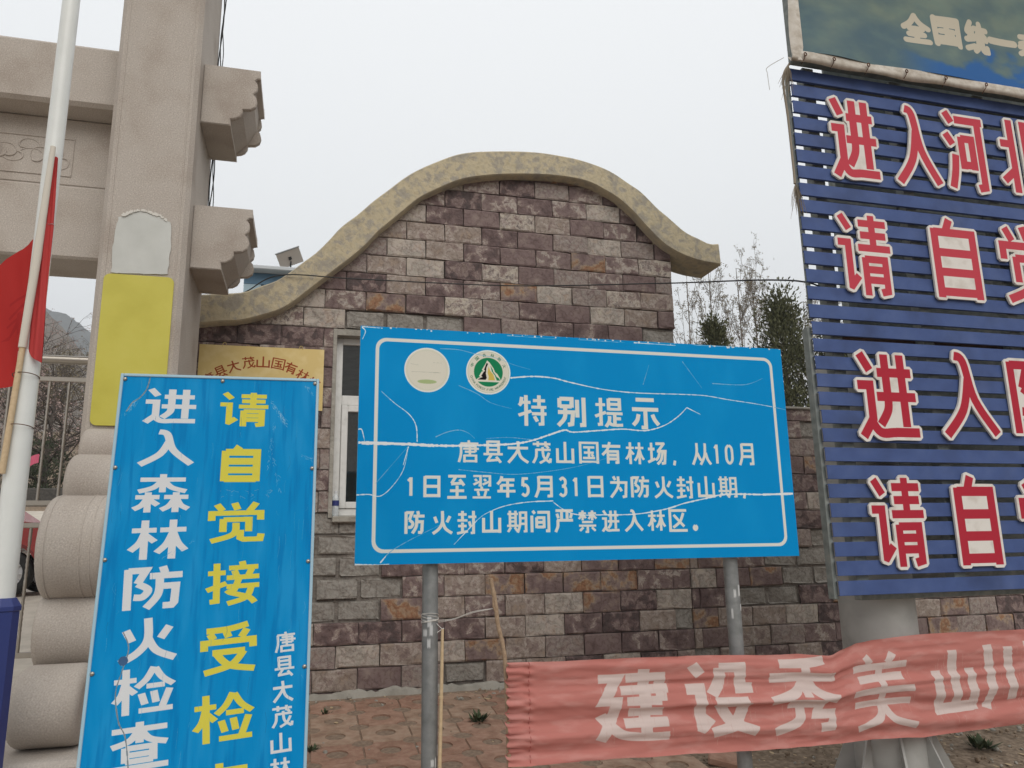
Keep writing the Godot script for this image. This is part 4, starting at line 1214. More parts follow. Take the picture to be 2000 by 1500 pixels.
func build_car() -> void:
	var red := plain(lin(0.27, 0.022, 0.020), 0.25)
	red.clearcoat_enabled = true
	red.clearcoat = 0.3
	var t := thing("parked_car", "red car parked on the road behind the drum stone", "car", Vector3(-5.47, 0.762, -12.75))
	var prof := [[2.12, 0.34], [2.15, 0.60], [2.06, 0.88], [1.95, 0.97], [1.55, 1.02], [0.95, 1.43], [0.2, 1.50], [-0.55, 1.40], [-1.15, 1.02], [-1.95, 0.86], [-2.16, 0.66], [-2.16, 0.34]]
	var poly := PackedVector2Array()
	for p in prof: poly.append(Vector2(p[0], p[1]))
	for cx in [-1.32, 1.62]:
		for i in 13:
			var a := PI - PI * i / 12.0
			poly.append(Vector2(cx + cos(a) * 0.37, 0.31 + sin(a) * 0.37))
	# the outline closes along the sill through both wheel arches, front to back
	begin()
	prism(poly, -0.80, 0.80)
	for q in Geometry2D.offset_polygon(poly, -0.05): prism(q, -0.86, 0.86)
	obj("body", done(), red, t)
	begin()
	prism(PackedVector2Array([Vector2(1.40, 1.03), Vector2(0.93, 1.37), Vector2(0.2, 1.44), Vector2(-0.52, 1.34), Vector2(-1.02, 1.03)]), -0.868, 0.868)
	obj("side_glass", done(), plain(lin(0.02, 0.025, 0.028), 0.05), t)
	for s in [1.0, -1.0]:
		begin()
		bevel_box(Vector3(1.98, 0.66, s * 0.60 - 0.2), Vector3(2.17, 0.82, s * 0.60 + 0.2), 0.02)
		obj("tail_lamp", done(), plain(lin(0.35, 0.02, 0.02), 0.15), t)
	for cx in [-1.32, 1.62]:
		for s in [1.0, -1.0]:
			var flat := Transform3D(Basis(Vector3.RIGHT, PI / 2.0 * s), Vector3(cx, 0.305, s * 0.72))
			begin()
			st.set_smooth_group(1)
			lathe([Vector2(0.20, 0.09), Vector2(0.25, 0.105), Vector2(0.29, 0.095), Vector2(0.305, 0.06), Vector2(0.305, -0.06), Vector2(0.29, -0.095), Vector2(0.20, -0.09)], 36)
			var tyre := obj("wheel", done(), plain(lin(0.018, 0.018, 0.018), 0.85), t)
			tyre.transform = flat
			begin()
			lathe([Vector2(0.03, 0.05), Vector2(0.185, 0.03), Vector2(0.20, 0.085), Vector2(0.212, 0.088), Vector2(0.20, -0.08)], 36)
			for k in 10:
				var b := Basis(Vector3.UP, TAU * k / 10.0)
				bevel_box(Vector3(0.03, 0.04, -0.016), Vector3(0.20, 0.085, 0.016), 0.006, Transform3D(b, Vector3.ZERO))
			lathe([Vector2(0.05, 0.05), Vector2(0.05, 0.095), Vector2(0.0, 0.098)], 20)
			obj("rim", done(), plain(lin(0.55, 0.55, 0.56), 0.3, 0.7), tyre)

# ---------------------------------------------------------------- slatted billboard on a steel column
func build_billboard() -> void:
	var t := thing("billboard", "tall blue slatted billboard with red cut-out characters on a grey column", "billboard")
	var slat := func(x0: float, h: float) -> ArrayMesh:   # a folded sheet slat: face and two lips turned back
		begin()
		bevel_box(Vector3(x0, -h / 2.0, -0.006), Vector3(6.6, h / 2.0, 0.0), 0.002)
		box(Vector3(x0 + 0.002, h / 2.0 - 0.005, -0.022), Vector3(6.598, h / 2.0 - 0.002, -0.006))
		box(Vector3(x0 + 0.002, -h / 2.0 + 0.002, -0.022), Vector3(6.598, -h / 2.0 + 0.005, -0.006))
		return done()
	var up: ArrayMesh = slat.call(3.135, 0.091)
	var down: ArrayMesh = slat.call(3.105, 0.087)
	for k in 15:
		var a := obj("slat", up, M.slat, t, Vector3(-0.003 * k + rng.randf_range(-0.004, 0.004), 4.482 - k * 0.1228, -4.10 + rng.randf_range(-0.003, 0.003)))
		a.rotation = Vector3(-0.03, 0, rng.randf_range(-0.0012, 0.0012))
		var b := obj("slat", down, M.slat, t, Vector3(rng.randf_range(-0.004, 0.004), 2.652 - k * 0.1165, -4.10 + rng.randf_range(-0.003, 0.003)))
		b.rotation = Vector3(-0.03, 0, rng.randf_range(-0.0012, 0.0012))
	# steel frame behind the slats
	for p in [[3.128, 2.72, 4.54, 0.02, 0.028], [3.090, 0.96, 2.66, 0.03, 0.055]]:
		begin()
		bevel_box(Vector3(p[0], p[1], -4.132 - p[4]), Vector3(p[0] + p[3], p[2], -4.128), 0.003)
		obj("side_post", done(), M.frame_grey, t)
	for x in [3.27, 4.0, 4.75, 5.5, 6.25]:
		begin()
		bevel_box(Vector3(x, 0.98, -4.22), Vector3(x + 0.09, 4.58, -4.142), 0.004)
		obj("upright", done(), M.frame_grey, t)
	for y in [4.56, 3.65, 2.675, 1.85, 0.98]:
		begin()
		bevel_box(Vector3(3.36, y - 0.04, -4.30), Vector3(6.58, y + 0.03, -4.225), 0.004)
		obj("cross_rail", done(), M.rusty if y == 2.675 else M.frame_grey, t)
	# the sheet on the far side, with its own posts
	begin()
	bevel_box(Vector3(4.02, 1.0, -4.86), Vector3(6.6, 5.6, -4.84), 0.004)
	obj("back_sheet", done(), M.frame_grey, t)
	for x in [3.94, 6.4]:
		begin()
		bevel_box(Vector3(x, 0.96, -4.83), Vector3(x + 0.08, 4.55, -4.75), 0.004)
		obj("back_post", done(), M.frame_grey, t)
	# column with gusset plates on a ground flange
	begin()
	st.set_smooth_group(1)
	var y0 := level(3.7, -4.45)
	tube([Vector3(3.70, y0, -4.52), Vector3(3.70, 2.5, -4.52)], [0.235], 40)
	var col := obj("column", done(), M.column, t)
	begin()
	lathe([Vector2(0.0, 0.0), Vector2(0.50, 0.0), Vector2(0.50, 0.03), Vector2(0.0, 0.03)], 40, Vector3(3.70, y0, -4.52))
	obj("flange", done(), M.rusty, col)
	begin()
	prism(PackedVector2Array([Vector2(0.232, 0.0), Vector2(0.40, 0.0), Vector2(0.40, 0.04), Vector2(0.246, 0.38), Vector2(0.232, 0.38)]), -0.007, 0.007)
	var gus := done()
	for k in 8:
		var g := obj("gusset", gus, M.column, col, Vector3(3.70, y0 + 0.03, -4.52))
		g.rotation.y = TAU * (k + 0.4) / 8.0
	# cut-out characters: white plates with the strokes printed red
	var cell := Vector2i(512, 704)
	var im := Image.create(cell.x * 7, cell.y * 2, false, Image.FORMAT_RGBA8)
	var white := lin(0.70, 0.67, 0.63)
	im.fill(white)
	blotch(im, 77, 0.006, [lin(0.50, 0.45, 0.40), 0.5], 0.0, 0.6)
	var ppm := 850.0
	var plates := []
	for i in PLATE_TEXT.size():
		var g: Array = PLATE_TEXT[i]
		var c := Vector2((i % 7) * cell.x + cell.x / 2.0, (i / 7) * cell.y + cell.y / 2.0)
		var red := lin(0.50, 0.062, 0.085) if i < 7 else lin(0.41, 0.030, 0.050)
		var half := 0.0300 if GLYPH[g[0]].size() < 9 else 0.0255
		var lines := glyph_lines(g[0], Vector2.ZERO, g[3] - (0.165 if g[0] == "自" else 0.120), g[4] - 0.095)
		var shape := []
		for line in lines:
			var big := PackedVector2Array()
			for v in line: big.append(c + v * ppm)
			fill(im, Geometry2D.offset_polyline(big, half * ppm, Geometry2D.JOIN_MITER, Geometry2D.END_BUTT), red)
			for body in Geometry2D.offset_polyline(line, half, Geometry2D.JOIN_MITER, Geometry2D.END_BUTT):
				for grown in Geometry2D.offset_polygon(body, 0.019, Geometry2D.JOIN_ROUND):
					var p: PackedVector2Array = grown
					if Geometry2D.is_polygon_clockwise(p): continue
					var rest := []
					for q in shape:
						var both := []
						for s in Geometry2D.merge_polygons(q, p):
							if not Geometry2D.is_polygon_clockwise(s): both.append(s)
						if both.size() == 1: p = both[0]
						else: rest.append(q)
					rest.append(p)
					shape = rest
		plates.append([shape, c])
	var size := Vector2(cell.x * 7, cell.y * 2)
	var pm := printed(half_size(im), 0.45)
	for i in plates.size():
		var g: Array = PLATE_TEXT[i]
		begin()
		for p in plates[i][0]:
			var q: PackedVector2Array = p
			var idx := Geometry2D.triangulate_polygon(q)
			for k in range(0, idx.size(), 3):
				var a := [q[idx[k]], q[idx[k + 1]], q[idx[k + 2]]]
				if (a[1] - a[0]).cross(a[2] - a[0]) < 0.0: a.reverse()
				for s in 3:
					st.set_uv((plates[i][1] + a[s] * ppm) / size); st.add_vertex(Vector3(a[s].x, -a[s].y, 0.0))
				for s in [2, 1, 0]:
					st.set_uv(Vector2(0.001, 0.001)); st.add_vertex(Vector3(a[s].x, -a[s].y, -0.014))
			for k in q.size():
				var a := q[k]
				var b := q[(k + 1) % q.size()]
				var w := Vector2(0.001, 0.001)
				quad_uv(Vector3(a.x, -a.y, 0), Vector3(b.x, -b.y, 0), Vector3(b.x, -b.y, -0.014), Vector3(a.x, -a.y, -0.014), w, w, w, w)
		var o := obj("character_plate", done(), pm, t, Vector3(g[1], g[2], -4.078))
		o.set_meta("label", "red character %s with a white rim" % g[0])

func build_canvas() -> void:
	var t := thing("printed_canvas", "green and blue printed canvas lashed above the billboard slats", "canvas")
	var w := 3.3
	var h := 1.9
	var ppm := 600.0
	var im := Image.create(int(w * ppm), int(h * ppm), false, Image.FORMAT_RGBA8)
	# blurred landscape print: grey green, teal below, brighter blue water along the foot
	var n := FastNoiseLite.new()
	n.seed = 90
	n.frequency = 0.0028
	n.fractal_octaves = 4
	var cols := [lin(0.185, 0.235, 0.195), lin(0.125, 0.175, 0.170), lin(0.085, 0.140, 0.180), lin(0.040, 0.125, 0.330), lin(0.15, 0.22, 0.20)]
	for y in range(0, im.get_height(), 4):
		for x in range(0, im.get_width(), 4):
			var a := n.get_noise_2d(x, y * 1.6)
			var b := n.get_noise_2d(x * 2.5 + 900.0, y * 5.0)
			var down := 1.0 - (h - y / ppm) / 1.0
			var c: Color = cols[0].lerp(cols[1], clampf(0.45 + a * 1.0 + down * 0.3, 0, 1)).lerp(cols[2], clampf(down * 1.1 - 0.35 + a * 0.5, 0, 1)).lerp(cols[4], clampf(b * 0.6, 0, 0.3))
			var water := smoothstep(0.80, 0.92, down + a * 0.25 + (x / ppm - 1.4) * 0.10) * smoothstep(0.75, 1.2, x / ppm)
			im.fill_rect(Rect2i(x, y, 4, 4), c.lerp(cols[3], water))
	im.resize(im.get_width() / 2, im.get_height() / 2, Image.INTERPOLATE_LANCZOS)
	im.resize(im.get_width() * 2, im.get_height() * 2, Image.INTERPOLATE_CUBIC)
	var x0 := 3.19
	var y0 := 4.60
	for g in MURAL:
		var c := Vector2((g[1] - x0) * ppm, (h - (g[2] - y0)) * ppm)
		var hw: float = 0.024 if g[0] != "一" else 0.03
		for line in glyph_lines(g[0], c, (g[3] - (0.085 if g[0] != "一" else 0.02)) * ppm, (maxf(g[4], 0.1) - 0.085) * ppm):
			fill(im, Geometry2D.offset_polyline(line, hw * ppm, Geometry2D.JOIN_ROUND, Geometry2D.END_ROUND), lin(0.50, 0.46, 0.37))
	var tex := ImageTexture.create_from_image(im)
	# the canvas sags a little between its eyelets
	begin()
	st.set_smooth_group(1)
	var nx := 48
	var ny := 12
	var at := func(i: int, j: int) -> Array:
		var u := float(i) / nx
		var v := float(j) / ny
		return [Vector3(x0 + u * w, y0 + h - v * h + 0.004 * sin(u * 31.0) * smoothstep(0.7, 1.0, v), -4.02 + 0.012 * sin(u * 23.0 + v * 6.0) + 0.01 * sin(v * 14.0)), Vector2(u, v)]
	for j in ny:
		for i in nx:
			var a: Array = at.call(i, j)
			var b: Array = at.call(i + 1, j)
			var c: Array = at.call(i + 1, j + 1)
			var d: Array = at.call(i, j + 1)
			quad_uv(a[0], b[0], c[0], d[0], a[1], b[1], c[1], d[1])
			var back := Vector3(0, 0, -0.004)
			quad_uv(b[0] + back, a[0] + back, d[0] + back, c[0] + back, b[1], a[1], d[1], c[1])
	obj("sheet", done(), printed(tex, 0.6), t)
	# white hem, folded over along the foot and the side
	var hem := noisy(92, 0.02, [[0.0, lin(0.40, 0.35, 0.29)], [0.5, lin(0.55, 0.51, 0.45)], [1.0, lin(0.66, 0.63, 0.58)]], 0.85, 1.2, 0.3)
	begin()
	st.set_smooth_group(1)
	var line := []
	var low := []
	for i in 61:
		var u := i / 60.0
		line.append(Vector3(3.11 + u * 3.38, 4.602 + 0.003 * sin(u * 29.0), -4.012 + 0.006 * sin(u * 23.0)))
		low.append(Vector3(3.09 + u * 3.4, 4.518 + 0.003 * sin(u * 41.0) + 0.003 * sin(u * 17.0), -4.018 + 0.006 * sin(u * 37.0)))
	for i in 60:
		quad(line[i], line[i + 1], (line[i + 1] + low[i + 1]) / 2.0 + Vector3(0, 0, 0.006), (line[i] + low[i]) / 2.0 + Vector3(0, 0, 0.006))
		quad((line[i] + low[i]) / 2.0 + Vector3(0, 0, 0.006), (line[i + 1] + low[i + 1]) / 2.0 + Vector3(0, 0, 0.006), low[i + 1], low[i])
		quad(low[i], low[i + 1], low[i + 1] + Vector3(0, 0.05, -0.03), low[i] + Vector3(0, 0.05, -0.03))
	obj("hem", done(), hem, t)
	begin()
	st.set_smooth_group(1)
	for i in 20:
		var a := 4.53 + i * 0.1
		var o := [0.010 * sin(a * 9.0), 0.010 * sin((a + 0.1) * 9.0)]
		quad(Vector3(3.115 + o[1], a + 0.1, -4.03), Vector3(3.155, a + 0.1, -4.005), Vector3(3.155, a, -4.005), Vector3(3.115 + o[0], a, -4.03))
		quad(Vector3(3.155, a + 0.1, -4.005), Vector3(3.198, a + 0.1, -4.016), Vector3(3.198, a, -4.016), Vector3(3.155, a, -4.005))
	obj("side_hem", done(), hem, t)
	for x in [3.19, 3.42, 3.70, 4.02, 4.36, 4.72, 5.1, 5.5, 5.9]:
		begin()
		st.set_smooth_group(1)
		var ring := []
		for k in 13: ring.append(Vector3(x + cos(TAU * k / 12.0) * 0.010, 4.568 + sin(TAU * k / 12.0) * 0.012, -3.992))
		tube(ring, [0.004], 6, false)
		tube([Vector3(x, 4.566, -4.0), Vector3(x - 0.004, 4.545, -3.995), Vector3(x - 0.01, 4.515, -4.03)], [0.003], 5)
		obj("eyelet_tie", done(), M.rusty, t)
	begin()
	bevel_box(Vector3(3.2, 4.62, -4.2), Vector3(6.5, 6.5, -4.12), 0.01)
	obj("frame", done(), M.frame_grey, t)
	# frayed rope at the corner and the cord that hangs down the billboard edge
	var r := thing("frayed_rope", "frayed rope hanging down the left edge of the billboard", "rope")
	begin()
	st.set_smooth_group(1)
	var path := curve([Vector3(3.10, 4.52, -4.05), Vector3(3.045, 4.40, -4.06), Vector3(3.06, 4.1, -4.07), Vector3(3.055, 3.72, -4.06), Vector3(3.045, 3.62, -4.05)], 8)
	tube(path, [0.008], 6)
	obj("cord", done(), plain(lin(0.26, 0.22, 0.17), 0.95), r)
	begin()
	for k in 70:
		var top: Vector3 = Vector3(3.09, 4.50, -4.05) if k < 35 else Vector3(3.05, 3.62, -4.05)
		var d := Vector3(rng.randf_range(-0.09, 0.03) if k < 35 else rng.randf_range(-0.05, 0.05), -rng.randf_range(0.10, 0.26), rng.randf_range(-0.03, 0.03))
		tube([top, top + d * 0.5 + Vector3(rng.randf_range(-0.012, 0.012), 0, 0), top + d], [0.0022, 0.002, 0.001], 3, false)
	obj("frayed_end", done(), plain(lin(0.24, 0.20, 0.15), 0.95), r)
	begin()
	tube(curve([Vector3(3.06, 4.56, -4.05), Vector3(2.93, 4.47, -4.06), Vector3(2.925, 4.42, -4.06), Vector3(2.93, 4.30, -4.06)], 8), [0.0018], 4, false)
	obj("loose_strand", done(), plain(lin(0.26, 0.22, 0.17), 0.95), r)

# ---------------------------------------------------------------- blue notice board on two posts
func build_notice_board() -> void:
	var t := thing("notice_board", "wide blue notice board with white Chinese text and peeling cracks on two posts", "notice board")
	var w := 2.445
	var h := 1.195
	var ppm := 1260.0
	var im := Image.create(int(w * ppm), int(h * ppm), false, Image.FORMAT_RGBA8)
	var blue := lin(0.002, 0.245, 0.575)
	var white := lin(0.66, 0.67, 0.63)
	im.fill(blue)
	blotch(im, 61, 0.0016, [lin(0.006, 0.275, 0.61), 0.8], -0.1, 0.6, Vector2(1.0, 0.5))
	# border line
	fill(im, [rounded(Vector2(0.078, 0.058) * ppm, Vector2(2.378, 1.140) * ppm, 0.055 * ppm), rounded(Vector2(0.096, 0.076) * ppm, Vector2(2.360, 1.122) * ppm, 0.042 * ppm)], white)
	for g in BOARD_TEXT:
		var c := Vector2(g[1], g[2]) * ppm
		var big: bool = g[4] > 0.15
		draw_glyph(im, g[0], c, (g[3] + 0.004) * ppm, (g[4] + 0.004) * ppm, (0.0118 if big else 0.0079) * ppm, white)
	# left emblem: a pale disc with a thin ring and a green mound
	var e := Vector2(0.343, 0.218) * ppm
	fill(im, [disc(e, 0.118 * ppm)], lin(0.70, 0.74, 0.70))
	fill(im, [disc(e, 0.111 * ppm)], lin(0.60, 0.58, 0.47))
	fill(im, [disc(e, 0.110 * ppm)], lin(0.64, 0.62, 0.53))
	fill(im, [disc(e, 0.104 * ppm), disc(e, 0.1025 * ppm)], lin(0.50, 0.55, 0.42))
	var mound := PackedVector2Array()
	for i in 40: mound.append(e + Vector2(cos(TAU * i / 40) * 0.050, 0.062 + sin(TAU * i / 40) * 0.011) * ppm)
	fill(im, [mound], lin(0.36, 0.44, 0.22))
	for q in [[-0.085, -0.03, -0.045, -0.024], [0.03, -0.04, 0.075, -0.04], [-0.08, 0.012, 0.06, 0.012], [0.03, 0.014, 0.07, 0.013]]: crack(im, [e + Vector2(q[0], q[1]) * ppm, e + Vector2(q[2], q[3]) * ppm], 0.8, lin(0.34, 0.36, 0.30), false)
	# right emblem: a green disc with the peak, the black pine and the yellow flame-shaped path
	e = Vector2(0.668, 0.216) * ppm
	fill(im, [disc(e, 0.120 * ppm)], lin(0.70, 0.74, 0.70))
	fill(im, [disc(e, 0.112 * ppm), disc(e, 0.110 * ppm)], lin(0.42, 0.47, 0.36))
	fill(im, [disc(e, 0.110 * ppm)], lin(0.64, 0.62, 0.53))
	var green := lin(0.012, 0.20, 0.085)
	fill(im, [disc(e, 0.078 * ppm)], green)
	var u := 0.078 * ppm
	var pale := lin(0.66, 0.64, 0.55)
	var put := func(pts: Array, c: Color) -> void:
		var p := PackedVector2Array()
		for k in range(0, pts.size(), 2): p.append(e + Vector2(pts[k], pts[k + 1]) * u)
		fill(im, [p], c)
	put.call([-0.08, -0.82, 0.10, -0.66, 0.36, -0.28, 0.46, -0.02, 0.62, 0.10, 0.80, 0.40, 0.90, 0.64, 1.0, 0.68, -1.0, 0.68, -0.72, 0.42, -0.56, 0.36, -0.66, 0.30, -0.48, -0.02, -0.36, -0.06, -0.46, -0.14, -0.20, -0.58], pale)
	put.call([-0.12, -0.64, -0.02, -0.58, -0.14, -0.30, -0.18, 0.10, -0.12, 0.40, -0.20, 0.54, -0.76, 0.54, -0.52, 0.40, -0.40, 0.36, -0.50, 0.28, -0.32, -0.02, -0.22, -0.08, -0.30, -0.16], lin(0.010, 0.009, 0.010))
	put.call([0.02, -0.40, 0.12, -0.10, 0.34, 0.16, 0.46, 0.56, -0.02, 0.56, 0.02, 0.30, -0.06, 0.05], lin(0.58, 0.44, 0.10))
	put.call([0.14, -0.48, 0.30, -0.18, 0.34, -0.02, 0.46, 0.12, 0.56, 0.30, 0.72, 0.40, 0.82, 0.56, 0.58, 0.56, 0.44, 0.20, 0.24, -0.06], green)
	for i in 6: draw_glyph(im, ["中", "国", "森", "林", "防", "火"][i], e + Vector2.from_angle(-PI / 2 + (i - 2.5) * 0.47) * 0.094 * ppm, 0.019 * ppm, 0.019 * ppm, 0.0011 * ppm, lin(0.05, 0.16, 0.09), (i - 2.5) * 0.47)
	var ring := "CHINA FOREST FIRE MANAGEMENT"
	for i in ring.length():
		if ring[i] == " ": continue
		var a := PI * 0.5 + 1.28 - i * (2.56 / 27.0)
		draw_glyph(im, ring[i], e + Vector2.from_angle(a) * 0.095 * ppm, 0.010 * ppm, 0.012 * ppm, 0.0009 * ppm, lin(0.10, 0.18, 0.12), a - PI / 2.0)
	# the film has shrunk and torn: the bare white sheet shows in the cracks
	for c in BOARD_CRACKS:
		var pts := []
		for k in range(1, c.size(), 2): pts.append(Vector2(c[k], c[k + 1]) * ppm)
		crack(im, pts, c[0] * 0.0014 * ppm + 0.4, lin(0.70, 0.74, 0.76) if c[0] > 1.8 else lin(0.24, 0.45, 0.62))
	for k in 60:   # small chips along the top edge
		var x := rng.randf_range(0.0, w)
		fill(im, [disc(Vector2(x, rng.randf_range(-0.004, 0.008)) * ppm, rng.randf_range(0.002, 0.007) * ppm, 7)], lin(0.62, 0.70, 0.74))
	var m := printed(half_size(im), 0.6)
	var p := obj("panel", panel_mesh(w, h, 0.022), m, t, Vector3(0.236, 2.423, -3.85))
	p.rotation.z = -0.001
	begin()
	for y in [2.36, 1.82, 1.28]: bevel_box(Vector3(0.27, y - 0.02, -3.888), Vector3(2.65, y + 0.02, -3.874), 0.003)
	for x in [0.27, 2.61]: bevel_box(Vector3(x, 1.30, -3.8875), Vector3(x + 0.04, 2.34, -3.8745), 0.003)
	obj("back_frame", done(), M.galv, t)
	for x in [0.612, 2.29]:
		begin()
		st.set_smooth_group(1)
		var y0 := level(x, -3.93) - 0.05
		tube([Vector3(x - 0.004, y0, -3.928), Vector3(x, 0.33, -3.928), Vector3(x, 2.30, -3.928)], [0.0395], 28)
		var post := obj("post", done(), M.galv, t)
		begin()
		st.set_smooth_group(1)
		var rough := RandomNumberGenerator.new()
		rough.seed = int(x * 100)
		# a joint sleeve and scraps of tape
		tube([Vector3(x, 0.985, -3.928), Vector3(x, 0.992, -3.928)], [0.0412], 28)
		obj("weld_ring", done(), M.galv, post)
		for k in 7:
			begin()
			var yy := rough.randf_range(0.72, 1.02) if k < 4 else rough.randf_range(0.26, 0.40)
			var a0 := rough.randf_range(0.2, 2.2)
			var span := rough.randf_range(0.2, 0.6)
			var tall := rough.randf_range(0.02, 0.07)
			for s in 6:
				var a := a0 + span * s / 6.0
				var b := a0 + span * (s + 1) / 6.0
				var j := rough.randf_range(-0.008, 0.008)
				quad(Vector3(x + cos(b) * 0.0405, yy + tall + j, -3.928 + sin(b) * 0.0405), Vector3(x + cos(a) * 0.0405, yy + tall - j, -3.928 + sin(a) * 0.0405), Vector3(x + cos(a) * 0.0405, yy + j, -3.928 + sin(a) * 0.0405), Vector3(x + cos(b) * 0.0405, yy - j, -3.928 + sin(b) * 0.0405))
			obj("tape_scrap", done(), plain(lin(0.48, 0.49, 0.49), 0.7), post)

# ---------------------------------------------------------------- tall blue sign on the left
func build_standing_sign() -> void:
	var t := thing("standing_sign", "tall narrow blue sign with white and yellow characters leaning in front of the gateway", "sign", Vector3(-0.77, 2.04, -3.475))
	t.rotation_degrees = Vector3(-5.521, -1.329, 0.232)
	var w := 0.8
	var h := 2.1
	var ppm := 1900.0
	var im := Image.create(int(w * ppm), int(h * ppm), false, Image.FORMAT_RGBA8)
	im.fill(lin(0.003, 0.230, 0.53))
	blotch(im, 63, 0.0022, [lin(0.016, 0.265, 0.57), 0.8], -0.2, 0.6, Vector2(2.0, 0.4))
	blotch(im, 64, 0.004, [lin(0.002, 0.165, 0.43), 0.7], 0.0, 0.6, Vector2(3.0, 0.25))
	var cols := [lin(0.60, 0.62, 0.64), lin(0.60, 0.54, 0.075), lin(0.60, 0.62, 0.64)]
	for g in SIGN_TEXT:
		var turn := -0.075 * smoothstep(0.35, 1.3, g[2])
		draw_glyph(im, g[0], Vector2(g[1], g[2]) * ppm, g[3] * (0.90 if g[0] == "自" else 0.96) * ppm, (g[4] + 0.006) * ppm, (0.0155 if g[5] < 2 else 0.0056) * ppm, cols[int(g[5])], turn)
	# scuffs, drips and the torn strip on the left
	var r := RandomNumberGenerator.new()
	r.seed = 9
	for k in 120:
		var p := Vector2(r.randf() * w, r.randf() * h)
		var l := r.randf_range(0.01, 0.09)
		crack(im, [p * ppm, (p + Vector2(r.randf_range(-0.006, 0.006), l * 0.5)) * ppm, (p + Vector2(r.randf_range(-0.01, 0.01), l)) * ppm], r.randf_range(0.4, 1.2), [lin(0.16, 0.36, 0.56), lin(0.02, 0.13, 0.28), lin(0.10, 0.30, 0.52)][r.randi() % 3])
	for c in [[0.11, 0.0, 0.10, 0.06, 0.075, 0.10, 0.05, 0.12, 0.03, 0.16], [0.105, 1.04, 0.13, 1.10, 0.115, 1.18, 0.10, 1.26, 0.12, 1.36, 0.15, 1.42, 0.175, 1.56]]:
		var pts := []
		for k in range(0, c.size(), 2): pts.append(Vector2(c[k], c[k + 1]) * ppm)
		crack(im, pts, 5.0, lin(0.24, 0.32, 0.38), false)
		crack(im, pts, 2.5, lin(0.16, 0.17, 0.18), false)
	for c in [[0.60, 0.10, 0.665, 0.185, 60], [0.645, 0.16, 0.675, 0.215, 30], [0.625, 0.19, 0.605, 0.40, 30], [0.07, 0.10, 0.03, 0.17, 30], [0.62, 0.33, 0.66, 0.50, 20], [0.74, 0.02, 0.775, 0.06, 16], [0.73, 0.34, 0.79, 0.36, 16], [0.20, 0.78, 0.33, 0.70, 16]]:   # rubbed smears made of short nicks
		for k in int(c[4]):
			var q := Vector2(c[0], c[1]).lerp(Vector2(c[2], c[3]), r.randf()) + Vector2(r.randfn(), r.randfn()) * 0.004
			var d := (Vector2(c[2], c[3]) - Vector2(c[0], c[1])).normalized().rotated(r.randf_range(-0.6, 0.6)) * r.randf_range(0.004, 0.018)
			crack(im, [q * ppm, (q + d) * ppm], r.randf_range(0.6, 1.8), [lin(0.22, 0.42, 0.60), lin(0.36, 0.50, 0.62), lin(0.12, 0.33, 0.56)][r.randi() % 3])
	fill(im, [disc(Vector2(0.115, 1.145) * ppm, 0.018 * ppm, 9)], lin(0.05, 0.11, 0.22))
	for k in 24:
		var p := Vector2(0.42 + r.randf() * 0.22, 0.505 + r.randf_range(-0.015, 0.015))
		crack(im, [p * ppm, (p + Vector2(r.randf_range(-0.02, 0.02), r.randf_range(-0.012, 0.012))) * ppm], r.randf_range(0.6, 1.8), [lin(0.32, 0.36, 0.42), lin(0.22, 0.40, 0.56)][k % 2])
	obj("panel", panel_mesh(w, h, 0.012), printed(half_size(im), 0.5), t)
	# clear edging strip and bolts
	var strip := plain(lin(0.30, 0.46, 0.56), 0.35)
	for b in [[-0.006, 0.006, -h, 0.006], [w - 0.006, w + 0.006, -h, 0.006], [0.006, w - 0.006, -0.006, 0.006]]:
		begin()
		bevel_box(Vector3(b[0], b[2], -0.016), Vector3(b[1], b[3], 0.005), 0.002)
		obj("edging", done(), strip, t)
	begin()
	st.set_smooth_group(1)
	lathe([Vector2(0.0085, 0.0), Vector2(0.0085, 0.003), Vector2(0.006, 0.006), Vector2(0.0, 0.007)], 14)
	var bolt := done()
	for b in [[0.012, 0.018], [0.40, 0.016], [0.788, 0.016], [0.012, 0.397], [0.788, 0.398], [0.012, 0.765], [0.785, 0.789], [0.012, 1.185], [0.785, 1.20], [0.012, 1.6], [0.788, 1.6]]:
		var o := obj("bolt", bolt, M.steel, t, Vector3(b[0], -b[1], 0.0005))
		o.rotation.x = PI / 2.0
	begin()
	for x in [0.03, 0.73]: bevel_box(Vector3(x, -2.28, -0.055), Vector3(x + 0.04, -0.05, -0.014), 0.003)
	for y in [-0.3, -1.1, -1.9]: bevel_box(Vector3(0.07, y, -0.05), Vector3(0.73, y + 0.04, -0.018), 0.003)
	obj("back_frame", done(), M.galv, t)
	for x in [0.05, 0.75]:
		begin()
		var down := t.transform.affine_inverse() * Vector3(-0.77 + x, level(-0.77 + x, -4.3) - 0.02, -4.35)
		tube([Vector3(x, -0.5, -0.06), down], [0.014], 8)
		obj("stay", done(), M.galv, t)

